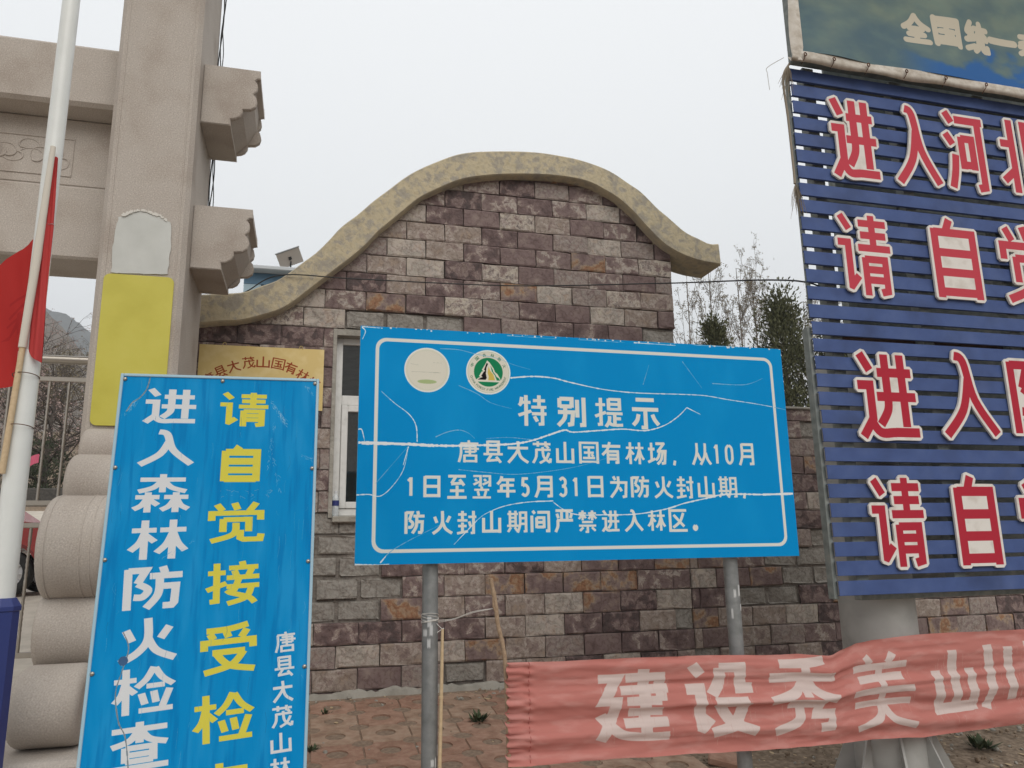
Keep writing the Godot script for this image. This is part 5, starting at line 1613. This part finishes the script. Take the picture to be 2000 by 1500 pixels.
# ---------------------------------------------------------------- brass plaque
func build_plaque() -> void:
	var t := thing("brass_plaque", "gold plaque with red arched characters hung on the gatehouse wall", "plaque")
	var w := 1.13
	var h := 0.60
	var ppm := 1000.0
	var im := Image.create(int(w * ppm), int(h * ppm), false, Image.FORMAT_RGBA8)
	im.fill(lin(0.60, 0.46, 0.20))
	blotch(im, 65, 0.004, [lin(0.66, 0.53, 0.27), 0.8], -0.2, 0.5)
	var red := lin(0.27, 0.055, 0.022)
	for g in [["唐", -0.917, 2.875, -34], ["县", -0.817, 2.947, -27], ["大", -0.706, 3.003, -19], ["茂", -0.575, 3.046, -9], ["山", -0.444, 3.056, 0], ["国", -0.306, 3.043, 9], ["有", -0.19, 3.008, 19], ["林", -0.081, 2.94, 28], ["场", 0.018, 2.865, 36]]:
		draw_glyph(im, g[0], Vector2(g[1] + 1.016, 3.203 - g[2]) * ppm, 0.118 * ppm, 0.118 * ppm, 0.0066 * ppm, red, deg_to_rad(g[3]))
	var m := printed(half_size(im), 0.42)
	m.metallic = 0.25
	obj("plate", panel_mesh(w, h, 0.012), m, t, Vector3(-1.016, 3.203, -7.43))
	for x in [-0.80, -0.105]:
		begin()
		st.set_smooth_group(1)
		tube(curve([Vector3(x - 0.015, 3.19, -7.428), Vector3(x - 0.008, 3.225, -7.435), Vector3(x + 0.012, 3.228, -7.445), Vector3(x + 0.018, 3.195, -7.428)], 6), [0.0035], 6)
		obj("hook", done(), plain(lin(0.5, 0.38, 0.16), 0.5, 0.5), t)
	begin()
	for x in [-0.9, 0.0]: tube([Vector3(x, 3.0, -7.51), Vector3(x, 3.0, -7.441)], [0.008], 8)
	obj("wall_peg", done(), M.rusty, t)

# ---------------------------------------------------------------- flagpole and flag
func build_flagpole() -> void:
	var x := -1.456
	var z := -4.5
	var t := thing("flagpole", "white flagpole on a dark blue base at the left edge", "flagpole", Vector3(x, level(x, z), z))
	var g := level(x, z)
	begin()
	st.set_smooth_group(1)
	tube([Vector3(0, 1.0 - g, 0), Vector3(0, 2.36 - g, 0)], [0.060, 0.055], 32)
	tube([Vector3(0, 2.36 - g, 0), Vector3(0, 2.37 - g, 0)], [0.055, 0.047], 32)
	tube([Vector3(0, 2.37 - g, 0), Vector3(0, 9.0 - g, 0)], [0.047, 0.043], 32)
	obj("pole", done(), M.pole_white, t)
	begin()
	var prof := [Vector2(0.14, 0.0), Vector2(0.14, 0.03), Vector2(0.090, 0.05), Vector2(0.088, 1.03 - g), Vector2(0.094, 1.035 - g), Vector2(0.094, 1.055 - g), Vector2(0.068, 1.095 - g), Vector2(0.0, 1.10 - g)]
	lathe(prof, 10)
	obj("base", done(), M.pole_blue, t)
	# flag on a bamboo stick bound to the pole
	var f := thing("red_flag", "red flag on a bamboo stick tied to the white flagpole", "flag")
	var s := 4.5 / 3.3
	var pt := func(px: float, py: float, pz: float) -> Vector3: return Vector3(px * s, 1.3 + (py - 1.3) * s, pz)
	begin()
	st.set_smooth_group(1)
	# bamboo stick along the front of the pole
	var stick := [pt.call(-1.052, 2.93, -4.42), pt.call(-1.068, 2.45, -4.425), pt.call(-1.080, 2.07, -4.43), pt.call(-1.098, 1.60, -4.43)]
	tube(stick, [0.012, 0.014, 0.015, 0.016], 10)
	obj("stick", done(), M.bamboo, f)
	begin()
	st.set_smooth_group(1)
	tube([stick[0] + Vector3(0, 0.0, 0.002), stick[1] + Vector3(0.004, 0, 0.002), stick[2] + Vector3(0, 0.02, 0.0)], [0.014, 0.022, 0.020], 12)
	obj("sleeve", done(), plain(lin(0.58, 0.54, 0.47), 0.85), f)
	var cloth := Image.create(256, 512, false, Image.FORMAT_RGBA8)
	cloth.fill(lin(0.43, 0.040, 0.038))
	draw_glyph(cloth, "森", Vector2(150, 250), 150, 170, 8.0, lin(0.36, 0.032, 0.032))
	var cm := printed(ImageTexture.create_from_image(cloth), 0.8)
	cm.backlight_enabled = true
	cm.backlight = lin(0.25, 0.02, 0.02)
	# the main fall blows to the left behind the pole
	var sheet := func(top: Array, low: Array, folds: float, amp: float, seed_: float) -> ArrayMesh:
		begin()
		st.set_smooth_group(1)
		var nu := 24
		var nv := 30
		var a := curve(top, 12)
		var b := curve(low, 12)
		var at := func(i: int, j: int) -> Array:
			var u := float(i) / nu
			var v := float(j) / nv
			var p: Vector3 = a[int(u * (a.size() - 1))].lerp(b[int(u * (b.size() - 1))], v)
			p.z += amp * sin(u * folds * 3.1 + v * 2.4 + seed_) * (0.3 + 0.7 * v) + amp * 0.5 * sin(u * folds * 7.3 - v * 5.0 + seed_ * 2.0)
			return [p, Vector2(u, v)]
		for j in nv:
			for i in nu:
				var p: Array = at.call(i, j)
				var q: Array = at.call(i + 1, j)
				var r: Array = at.call(i + 1, j + 1)
				var w: Array = at.call(i, j + 1)
				quad_uv(p[0], q[0], r[0], w[0], p[1], q[1], r[1], w[1])
		return done()
	obj("cloth", sheet.call([pt.call(-1.42, 2.16, -4.60), pt.call(-1.215, 2.478, -4.60), pt.call(-1.10, 2.60, -4.59), pt.call(-1.055, 2.66, -4.56)], [pt.call(-1.40, 1.93, -4.62), pt.call(-1.165, 1.955, -4.62), pt.call(-1.09, 2.00, -4.60), pt.call(-1.045, 2.06, -4.57)], 3.0, 0.03, 0.4), cm, f)
	var plain_cloth := plain(lin(0.43, 0.038, 0.036), 0.8)
	plain_cloth.backlight_enabled = true
	plain_cloth.backlight = lin(0.25, 0.02, 0.02)
	# and a narrow fold hangs to the right of it
	obj("fold", sheet.call([pt.call(-1.048, 2.895, -4.44), pt.call(-1.040, 2.895, -4.44), pt.call(-1.034, 2.89, -4.44)], [pt.call(-1.066, 2.60, -4.45), pt.call(-1.045, 2.60, -4.43), pt.call(-1.022, 2.60, -4.44)], 2.0, 0.008, 0.0), plain_cloth, f)
	obj("fold", sheet.call([pt.call(-1.066, 2.60, -4.45), pt.call(-1.045, 2.60, -4.43), pt.call(-1.022, 2.60, -4.44)], [pt.call(-1.072, 2.10, -4.45), pt.call(-1.045, 2.05, -4.43), pt.call(-1.012, 2.03, -4.44)], 2.0, 0.010, 1.0), plain_cloth, f)
	for y in [1.98, 1.78]:
		begin()
		st.set_smooth_group(1)
		var ring := []
		for k in 25: ring.append(Vector3(-1.458 + cos(TAU * k / 24.0) * 0.061, 1.3 + (y - 1.3) * s + 0.008 * sin(TAU * k / 24.0), -4.487 + sin(TAU * k / 24.0) * 0.074))
		tube(ring, [0.0025], 5, false)
		obj("wire_tie", done(), M.rusty, f)

# ---------------------------------------------------------------- red cloth banner
func build_banner() -> void:
	var t := thing("red_banner", "faded red cloth banner with white characters stretched across the foreground", "banner")
	var x0 := 0.945
	var x1 := 5.0
	var w := x1 - x0
	var ppm := 1000.0
	var ih := 0.60
	var im := Image.create(int(w * ppm), int(ih * ppm), false, Image.FORMAT_RGBA8)
	im.fill(lin(0.50, 0.195, 0.170))
	blotch(im, 70, 0.006, [lin(0.56, 0.27, 0.24), 0.8], -0.2, 0.5, Vector2(0.6, 2.0))
	var glyphs := [["建", 1.398, 1.808, 0.712, 0.352], ["设", 1.881, 2.308, 0.708, 0.340], ["秀", 2.376, 2.915, 0.700, 0.300], ["美", 3.034, 3.622, 0.660, 0.216], ["山", 3.779, 4.063, 0.650, 0.240], ["川", 4.133, 4.531, 0.678, 0.245]]
	for g in glyphs:
		var cx: float = (g[1] + g[2]) / 2.0
		var e: Array = edges(cx)
		var v0: float = (e[0] - g[3]) / (e[0] - e[1])
		var v1: float = (e[0] - g[4]) / (e[0] - e[1])
		draw_glyph(im, g[0], Vector2((cx - x0) * ppm, (v0 + v1) / 2.0 * ih * ppm), (g[2] - g[1] + 0.02) * ppm, (v1 - v0) * ih * ppm, 0.034 * ppm, lin(0.63, 0.53, 0.50))
	# crazing of the painted letters
	var r := RandomNumberGenerator.new()
	r.seed = 4
	for g in glyphs:
		for k in 26:
			var px := r.randf_range(g[1], g[2])
			var py := r.randf_range(0.1, 0.5)
			crack(im, [Vector2(px - x0, py) * ppm, Vector2(px - x0 + r.randf_range(-0.004, 0.004), py + r.randf_range(0.03, 0.08)) * ppm], 0.9, lin(0.56, 0.40, 0.37))
	var m := printed(half_size(im), 0.85)
	m.backlight_enabled = true
	m.backlight = lin(0.26, 0.09, 0.075)
	begin()
	st.set_smooth_group(1)
	var nx := 260
	var ny := 44
	var n := FastNoiseLite.new()
	n.seed = 12
	n.frequency = 1.0
	var grid := []
	for i in nx + 1:
		var u := float(i) / nx
		var x := x0 + w * u
		var e: Array = edges(x)
		var near := smoothstep(0.12, 0.0, x - x0)
		var row := []
		for j in ny + 1:
			var v := float(j) / ny
			var y := lerpf(e[0], e[1], v)
			# long slack folds that run with the cloth, a hard crease below the middle, pleats where it is gathered on the stake
			var f := 0.015 * sin(v * 19.0 - u * 3.0 + 2.0 * n.get_noise_2d(x * 0.5, v)) * (0.35 + 0.65 * smoothstep(0.1, 0.6, v))
			f += 0.012 * n.get_noise_2d(x * 0.7, v * 9.0) + 0.006 * n.get_noise_2d(x * 2.0 + 30.0, v * 22.0)
			var c := v - (0.50 - 0.10 * (x - 2.0) * 0.3)
			f += 0.020 * exp(-pow(c / 0.03, 2.0)) * smoothstep(1.0, 2.0, x)
			f -= 0.012 * exp(-pow((v - 0.27 - 0.02 * sin(x * 1.7)) / 0.022, 2.0)) * smoothstep(1.2, 1.8, x) * smoothstep(3.4, 2.6, x)
			f -= 0.010 * exp(-pow((v - 0.74 + 0.03 * sin(x * 1.3)) / 0.025, 2.0))
			f += near * 0.016 * sin(v * 95.0 + 3.0 * n.get_noise_2d(0.0, v * 6.0))
			f += 0.010 * exp(-pow((x - 1.05) / 0.02, 2.0)) * sin(v * 70.0)
			var z := -3.72 - 0.07 * smoothstep(0.945, 2.35, x) - 0.38 * smoothstep(2.3, 3.7, x)
			y += 0.004 * n.get_noise_2d(x * 3.0, v * 4.0)
			row.append([Vector3(x + near * 0.008 * sin(v * 60.0), y, z + f), Vector2(u, v)])
		grid.append(row)
	for i in nx:
		for j in ny:
			quad_uv(grid[i][j][0], grid[i + 1][j][0], grid[i + 1][j + 1][0], grid[i][j + 1][0], grid[i][j][1], grid[i + 1][j][1], grid[i + 1][j + 1][1], grid[i][j + 1][1])
	obj("cloth", done(), m, t)
	begin()   # stitched seam of the gathered end
	for j in range(0, ny, 1):
		var a: Vector3 = grid[7][j][0]
		var b: Vector3 = grid[7][j + 1][0]
		if j % 2 == 0: tube([a + Vector3(0, 0, 0.003), b + Vector3(0, 0, 0.003)], [0.0012], 4)
	obj("seam", done(), plain(lin(0.34, 0.06, 0.05), 0.8), t)
	# the stick that carries its left end
	var s := thing("wooden_stake", "crooked wooden stake at the left end of the red banner", "stake")
	begin()
	st.set_smooth_group(1)
	var path := curve([Vector3(0.878, 1.154, -3.74), Vector3(0.90, 1.04, -3.74), Vector3(0.912, 0.94, -3.745), Vector3(0.936, 0.84, -3.745), Vector3(0.948, 0.72, -3.745), Vector3(0.956, 0.40, -3.745), Vector3(0.962, level(0.96, -3.75) - 0.05, -3.745)], 6)
	var rad := []
	for i in path.size(): rad.append(0.0105 + 0.0025 * sin(i * 1.9) * (1.0 if i % 5 == 0 else 0.3))
	tube(path, rad, 10)
	obj("shaft", done(), M.wood, s)
	begin()
	st.set_smooth_group(1)
	tube([path[9], path[9] + Vector3(-0.018, 0.035, 0.01), path[9] + Vector3(-0.020, 0.075, 0.012)], [0.008, 0.006, 0.003], 7)
	obj("twig_stub", done(), M.wood, s)
	var b := thing("bamboo_cane", "thin bamboo cane standing beside the left post of the blue board", "cane")
	begin()
	st.set_smooth_group(1)
	var low := level(0.64, -3.88)
	tube([Vector3(0.667, 0.915, -3.885), Vector3(0.662, 0.63, -3.885), Vector3(0.640, low - 0.03, -3.88)], [0.0075, 0.009, 0.010], 10)
	obj("cane", done(), M.bamboo, b)
	begin()
	st.set_smooth_group(1)
	for y in [0.60, 0.20, -0.15]: tube([Vector3(0.660 - (0.6 - y) * 0.022, y - 0.006, -3.884), Vector3(0.660 - (0.6 - y) * 0.022, y + 0.006, -3.884)], [0.0115], 10)
	obj("node", done(), M.bamboo, b)
	var w2 := thing("twine", "white twine tied from the board post to the wooden stake", "twine")
	begin()
	st.set_smooth_group(1)
	for k in 7:
		var ring := []
		for i in 17: ring.append(Vector3(0.612 + cos(TAU * i / 16.0) * 0.043, 0.945 + k * 0.006 + 0.01 * sin(TAU * i / 16.0 + k), -3.928 + sin(TAU * i / 16.0) * 0.043))
		tube(ring, [0.0012], 4, false)
	for k in 3: tube(curve([Vector3(0.652, 0.955 - k * 0.005, -3.90), Vector3(0.72, 0.965 - k * 0.002, -3.85), Vector3(0.80, 1.0 - k * 0.003, -3.78), Vector3(0.905, 1.015, -3.735)], 6), [0.0009], 4, false)
	tube(curve([Vector3(0.64, 0.94, -3.90), Vector3(0.665, 0.915, -3.88), Vector3(0.672, 0.918, -3.885), Vector3(0.64, 0.90, -3.88)], 6), [0.0018], 4, false)
	obj("line", done(), M.string, w2)

func edges(x: float) -> Array:   # height of the banner's top and bottom edges
	var top := [[0.945, 0.766], [1.285, 0.757], [1.909, 0.742], [2.611, 0.708], [2.869, 0.673], [2.909, 0.676], [2.965, 0.691], [3.122, 0.718], [3.397, 0.722], [3.747, 0.728], [4.513, 0.725], [5.2, 0.725]]
	var low := [[0.945, 0.310], [1.268, 0.302], [1.875, 0.275], [2.55, 0.244], [3.654, 0.136], [4.404, 0.163], [5.2, 0.22]]
	var out := []
	for list in [top, low]:
		var y: float = list[-1][1]
		for i in list.size() - 1:
			if x <= list[i + 1][0]:
				y = lerpf(list[i][1], list[i + 1][1], clampf((x - list[i][0]) / (list[i + 1][0] - list[i][0]), 0.0, 1.0))
				break
		out.append(y)
	return out

# ---------------------------------------------------------------- small things
func build_small_things() -> void:
	# yellow panel and torn backing on the pillar
	begin()
	prism(rounded(Vector2(-1.512, 2.20), Vector2(-1.030, 3.340), 0.045), -5.997, -5.982)
	var yp := obj("yellow_panel", done(), noisy(52, 0.006, [[0.0, lin(0.48, 0.43, 0.050)], [0.5, lin(0.53, 0.48, 0.065)], [1.0, lin(0.56, 0.51, 0.085)]], 0.5, 0.6))
	tag(yp, "blank yellow panel with rounded corners fixed to the granite pillar", "panel")
	var tb := thing("torn_backing", "pale grey torn backing sheet above the yellow panel", "sheet")
	var rim := []
	for p in [[-1.466, 3.352], [-1.40, 3.350], [-1.27, 3.362], [-1.24, 3.352], [-1.083, 3.368], [-1.076, 3.50], [-1.072, 3.62], [-1.086, 3.785], [-1.125, 3.80], [-1.16, 3.832], [-1.21, 3.838], [-1.26, 3.862], [-1.325, 3.858], [-1.37, 3.845], [-1.41, 3.815], [-1.452, 3.79], [-1.466, 3.72], [-1.474, 3.55]]: rim.append(Vector2(p[0], p[1]))
	var poly := PackedVector2Array()
	for i in rim.size():
		var a: Vector2 = rim[i]
		var b: Vector2 = rim[(i + 1) % rim.size()]
		for k in 4: poly.append(a.lerp(b, k / 4.0) + Vector2(rng.randf_range(-0.004, 0.004), rng.randf_range(-0.004, 0.004)))
	begin()
	prism(poly, -5.997, -5.990)
	obj("sheet", done(), noisy(53, 0.01, [[0.0, lin(0.47, 0.48, 0.45)], [1.0, lin(0.54, 0.55, 0.52)]], 0.5, 0.8), tb)
	begin()   # curled torn fringe along its top
	for k in 26:
		var i := 32 + k % 30
		var c: Vector2 = poly[i % poly.size()]
		var r := rng.randf_range(0.006, 0.016)
		var blob := PackedVector2Array()
		for s in 6: blob.append(c + Vector2.from_angle(TAU * s / 6.0) * r * rng.randf_range(0.5, 1.3))
		prism(blob, -5.989 + k * 0.0002, -5.984 + k * 0.0002)
	obj("torn_fringe", done(), plain(lin(0.62, 0.60, 0.55), 0.8), tb)
	# cable across the gatehouse front
	begin()
	st.set_smooth_group(1)
	tube(curve([Vector3(-1.05, 3.66, -7.7), Vector3(-0.674, 3.783, -7.6), Vector3(-0.321, 3.905, -7.355), Vector3(0.413, 3.902, -7.3), Vector3(1.893, 3.838, -7.0), Vector3(3.02, 3.60, -6.0), Vector3(3.13, 3.02, -4.25), Vector3(3.5, 2.96, -4.42)], 10), [0.006], 6)
	var cb := obj("overhead_cable", done(), M.black)
	tag(cb, "thin black cable strung across the gable to the billboard", "cable")
	# loose cables down the right side of the pillar
	begin()
	st.set_smooth_group(1)
	for k in 3:
		var pts := []
		for i in 22:
			var y := 6.6 - i * 0.13
			pts.append(Vector3(-0.945 + 0.012 * sin(i * (0.7 + k * 0.2) + k) + (0.035 if k == 3 and i % 9 > 3 else 0.0) + k * 0.006, y, -6.93 - k * 0.02))
		tube(curve(pts, 3), [0.006 - k * 0.0008], 5, false)
	var pc := obj("pillar_cables", done(), M.black)
	tag(pc, "bundle of black cables hanging down the right side of the granite pillar", "cables")
	# plastic bottle on the window sill
	var b := thing("plastic_bottle", "empty clear plastic bottle with a blue label on the window sill", "bottle", Vector3(0.268, 1.612, -7.54))
	begin()
	st.set_smooth_group(1)
	lathe([Vector2(0.026, 0.0), Vector2(0.032, 0.008), Vector2(0.032, 0.09), Vector2(0.030, 0.095), Vector2(0.032, 0.10), Vector2(0.032, 0.165), Vector2(0.026, 0.19), Vector2(0.014, 0.208), Vector2(0.013, 0.222)], 20)
	var clear := plain(Color(0.9, 0.93, 0.95, 0.35), 0.12)
	clear.transparency = BaseMaterial3D.TRANSPARENCY_ALPHA
	obj("body", done(), clear, b)
	begin()
	st.set_smooth_group(1)
	lathe([Vector2(0.0328, 0.100), Vector2(0.0328, 0.150)], 20)
	obj("label_band", done(), plain(lin(0.02, 0.03, 0.16), 0.5), b)
	begin()
	lathe([Vector2(0.0, 0.222), Vector2(0.015, 0.222), Vector2(0.015, 0.238), Vector2(0.0, 0.240)], 16)
	obj("cap", done(), plain(lin(0.62, 0.64, 0.66), 0.5), b)
	# pink cloth scrap caught in the shrubs
	begin()
	st.set_smooth_group(1)
	for i in 6:
		var x := -6.95 + i * 0.07
		quad(Vector3(x, 3.62 + 0.03 * i, -21.6 + 0.05 * sin(i * 1.7)), Vector3(x + 0.07, 3.65 + 0.03 * i, -21.6 + 0.05 * sin((i + 1) * 1.7)), Vector3(x + 0.07, 3.38 + 0.04 * i, -21.6 + 0.05 * sin((i + 1) * 1.7)), Vector3(x, 3.34 + 0.04 * i, -21.6 + 0.05 * sin(i * 1.7)))
	var pk := obj("pink_cloth", done(), plain(lin(0.55, 0.10, 0.17), 0.8))
	tag(pk, "small pink cloth scrap among the shrubs behind the gate bars", "cloth")
	# weeds in the pavers and on the bare ground
	var spots := [[0.50, -5.20, 0.07, 40], [0.86, -5.28, 0.05, 40], [1.28, -4.98, 0.13, 90], [1.42, -6.55, 0.09, 60], [0.10, -6.20, 0.06, 40], [0.22, -7.05, 0.05, 30], [2.05, -5.10, 0.08, 50], [4.35, -5.40, 0.12, 90], [4.95, -5.10, 0.10, 70], [1.55, -4.75, 0.05, 30]]
	var wl := ["small dark weed in a paver hole left of the board post", "low green weed tuft just left of the board post", "largest spiky weed tuft below the red banner's left end", "round green weed against the left end of the banner", "flat weed in a paver joint beside the tall blue sign", "weed at the foot of the wall near the tall blue sign", "weed under the lower edge of the red banner", "broad weed patch on the bare soil right of the column", "weed patch on the bare soil at the right edge", "tiny weed at the bottom edge below the banner"]
	for i in spots.size():
		var s: Array = spots[i]
		var t := thing("weed", wl[i], "weed", Vector3(s[0], level(s[0], s[1]) - 0.005, s[1]), 0.0, "weeds on the ground")
		begin()
		for k in int(s[3]):
			var a := rng.randf() * TAU
			var l: float = s[2] * rng.randf_range(0.5, 1.4)
			var d := Vector3(cos(a), rng.randf_range(0.25, 1.3), sin(a)).normalized() * l
			var o: Vector3 = Vector3(rng.randf_range(-1, 1), 0, rng.randf_range(-1, 1)) * float(s[2]) * 0.5
			var v := d.cross(Vector3.UP).normalized() * l * 0.13
			quad(o, o + d * 0.55 + v, o + d, o + d * 0.55 - v)
		obj("leaves", done(), M.weed, t)
	# grit and rubble on the bare ground, dry leaves
	var chips := [[], [], []]
	begin()
	bevel_box(Vector3(-0.5, -0.3, -0.4), Vector3(0.5, 0.3, 0.4), 0.18)
	var chip := done()
	for k in 3:
		var mm := MultiMesh.new()
		mm.transform_format = MultiMesh.TRANSFORM_3D
		mm.mesh = chip
		var count: int = [2600, 900, 700][k]
		mm.instance_count = count
		for i in count:
			var x := rng.randf_range(2.6, 7.5)
			var z := rng.randf_range(-7.3, -3.2)
			if rng.randf() < 0.12:
				x = rng.randf_range(-0.6, 2.7)
				if rng.randf() < 0.5: z = rng.randf_range(-7.45, -7.15)
			if Vector2(x - 3.7, z + 4.52).length() < 0.26: x += 0.6
			var sz: float = [0.012, 0.022, 0.016][k] * exp(rng.randfn() * 0.5)
			var bs := Basis.from_euler(Vector3(rng.randf() * TAU, rng.randf() * TAU, rng.randf() * TAU)).scaled(Vector3(sz, sz * [1.0, 0.8, 0.15][k], sz * [1.0, 1.0, 2.4][k]))
			mm.set_instance_transform(i, Transform3D(bs, Vector3(x, level(x, z) - 0.012 + sz * 0.2 + (0.012 if x < 2.6 else 0.0), z)))
		var o := MultiMeshInstance3D.new()
		o.name = ["gravel", "rubble", "dry_leaves"][k]
		o.multimesh = mm
		o.material_override = [M.soil, M.cement, M.bamboo][k]
		add_child(o)
		o.set_meta("kind", "stuff")
		tag(o, ["brown gravel strewn over the bare ground", "pale rubble chips scattered around the steel column", "dry leaf litter on the bare ground under the billboard"][k], ["gravel", "rubble", "leaves"][k])
	# a few loose broken pavers
	var broken := [[2.62, -4.9, 0.4], [4.75, -5.7, 1.1], [5.1, -5.9, 2.0], [2.95, -5.3, 2.6]]
	for i in broken.size():
		begin()
		bevel_box(Vector3(-0.13, -0.03, -0.09), Vector3(0.13, 0.03, 0.09), 0.012)
		var o := obj("broken_paver", done(), M.paver[i % 3], null, Vector3(broken[i][0], level(broken[i][0], broken[i][1]) + 0.01, broken[i][1]))
		o.rotation = Vector3(rng.randf_range(-0.2, 0.2), broken[i][2], rng.randf_range(-0.2, 0.2))
		tag(o, ["red broken paver lying left of the column near the board post", "red broken paver on the soil at the right edge", "farthest red broken paver at the right edge", "red broken paver just left of the column base"][i], "paver", "loose broken pavers on the bare ground")
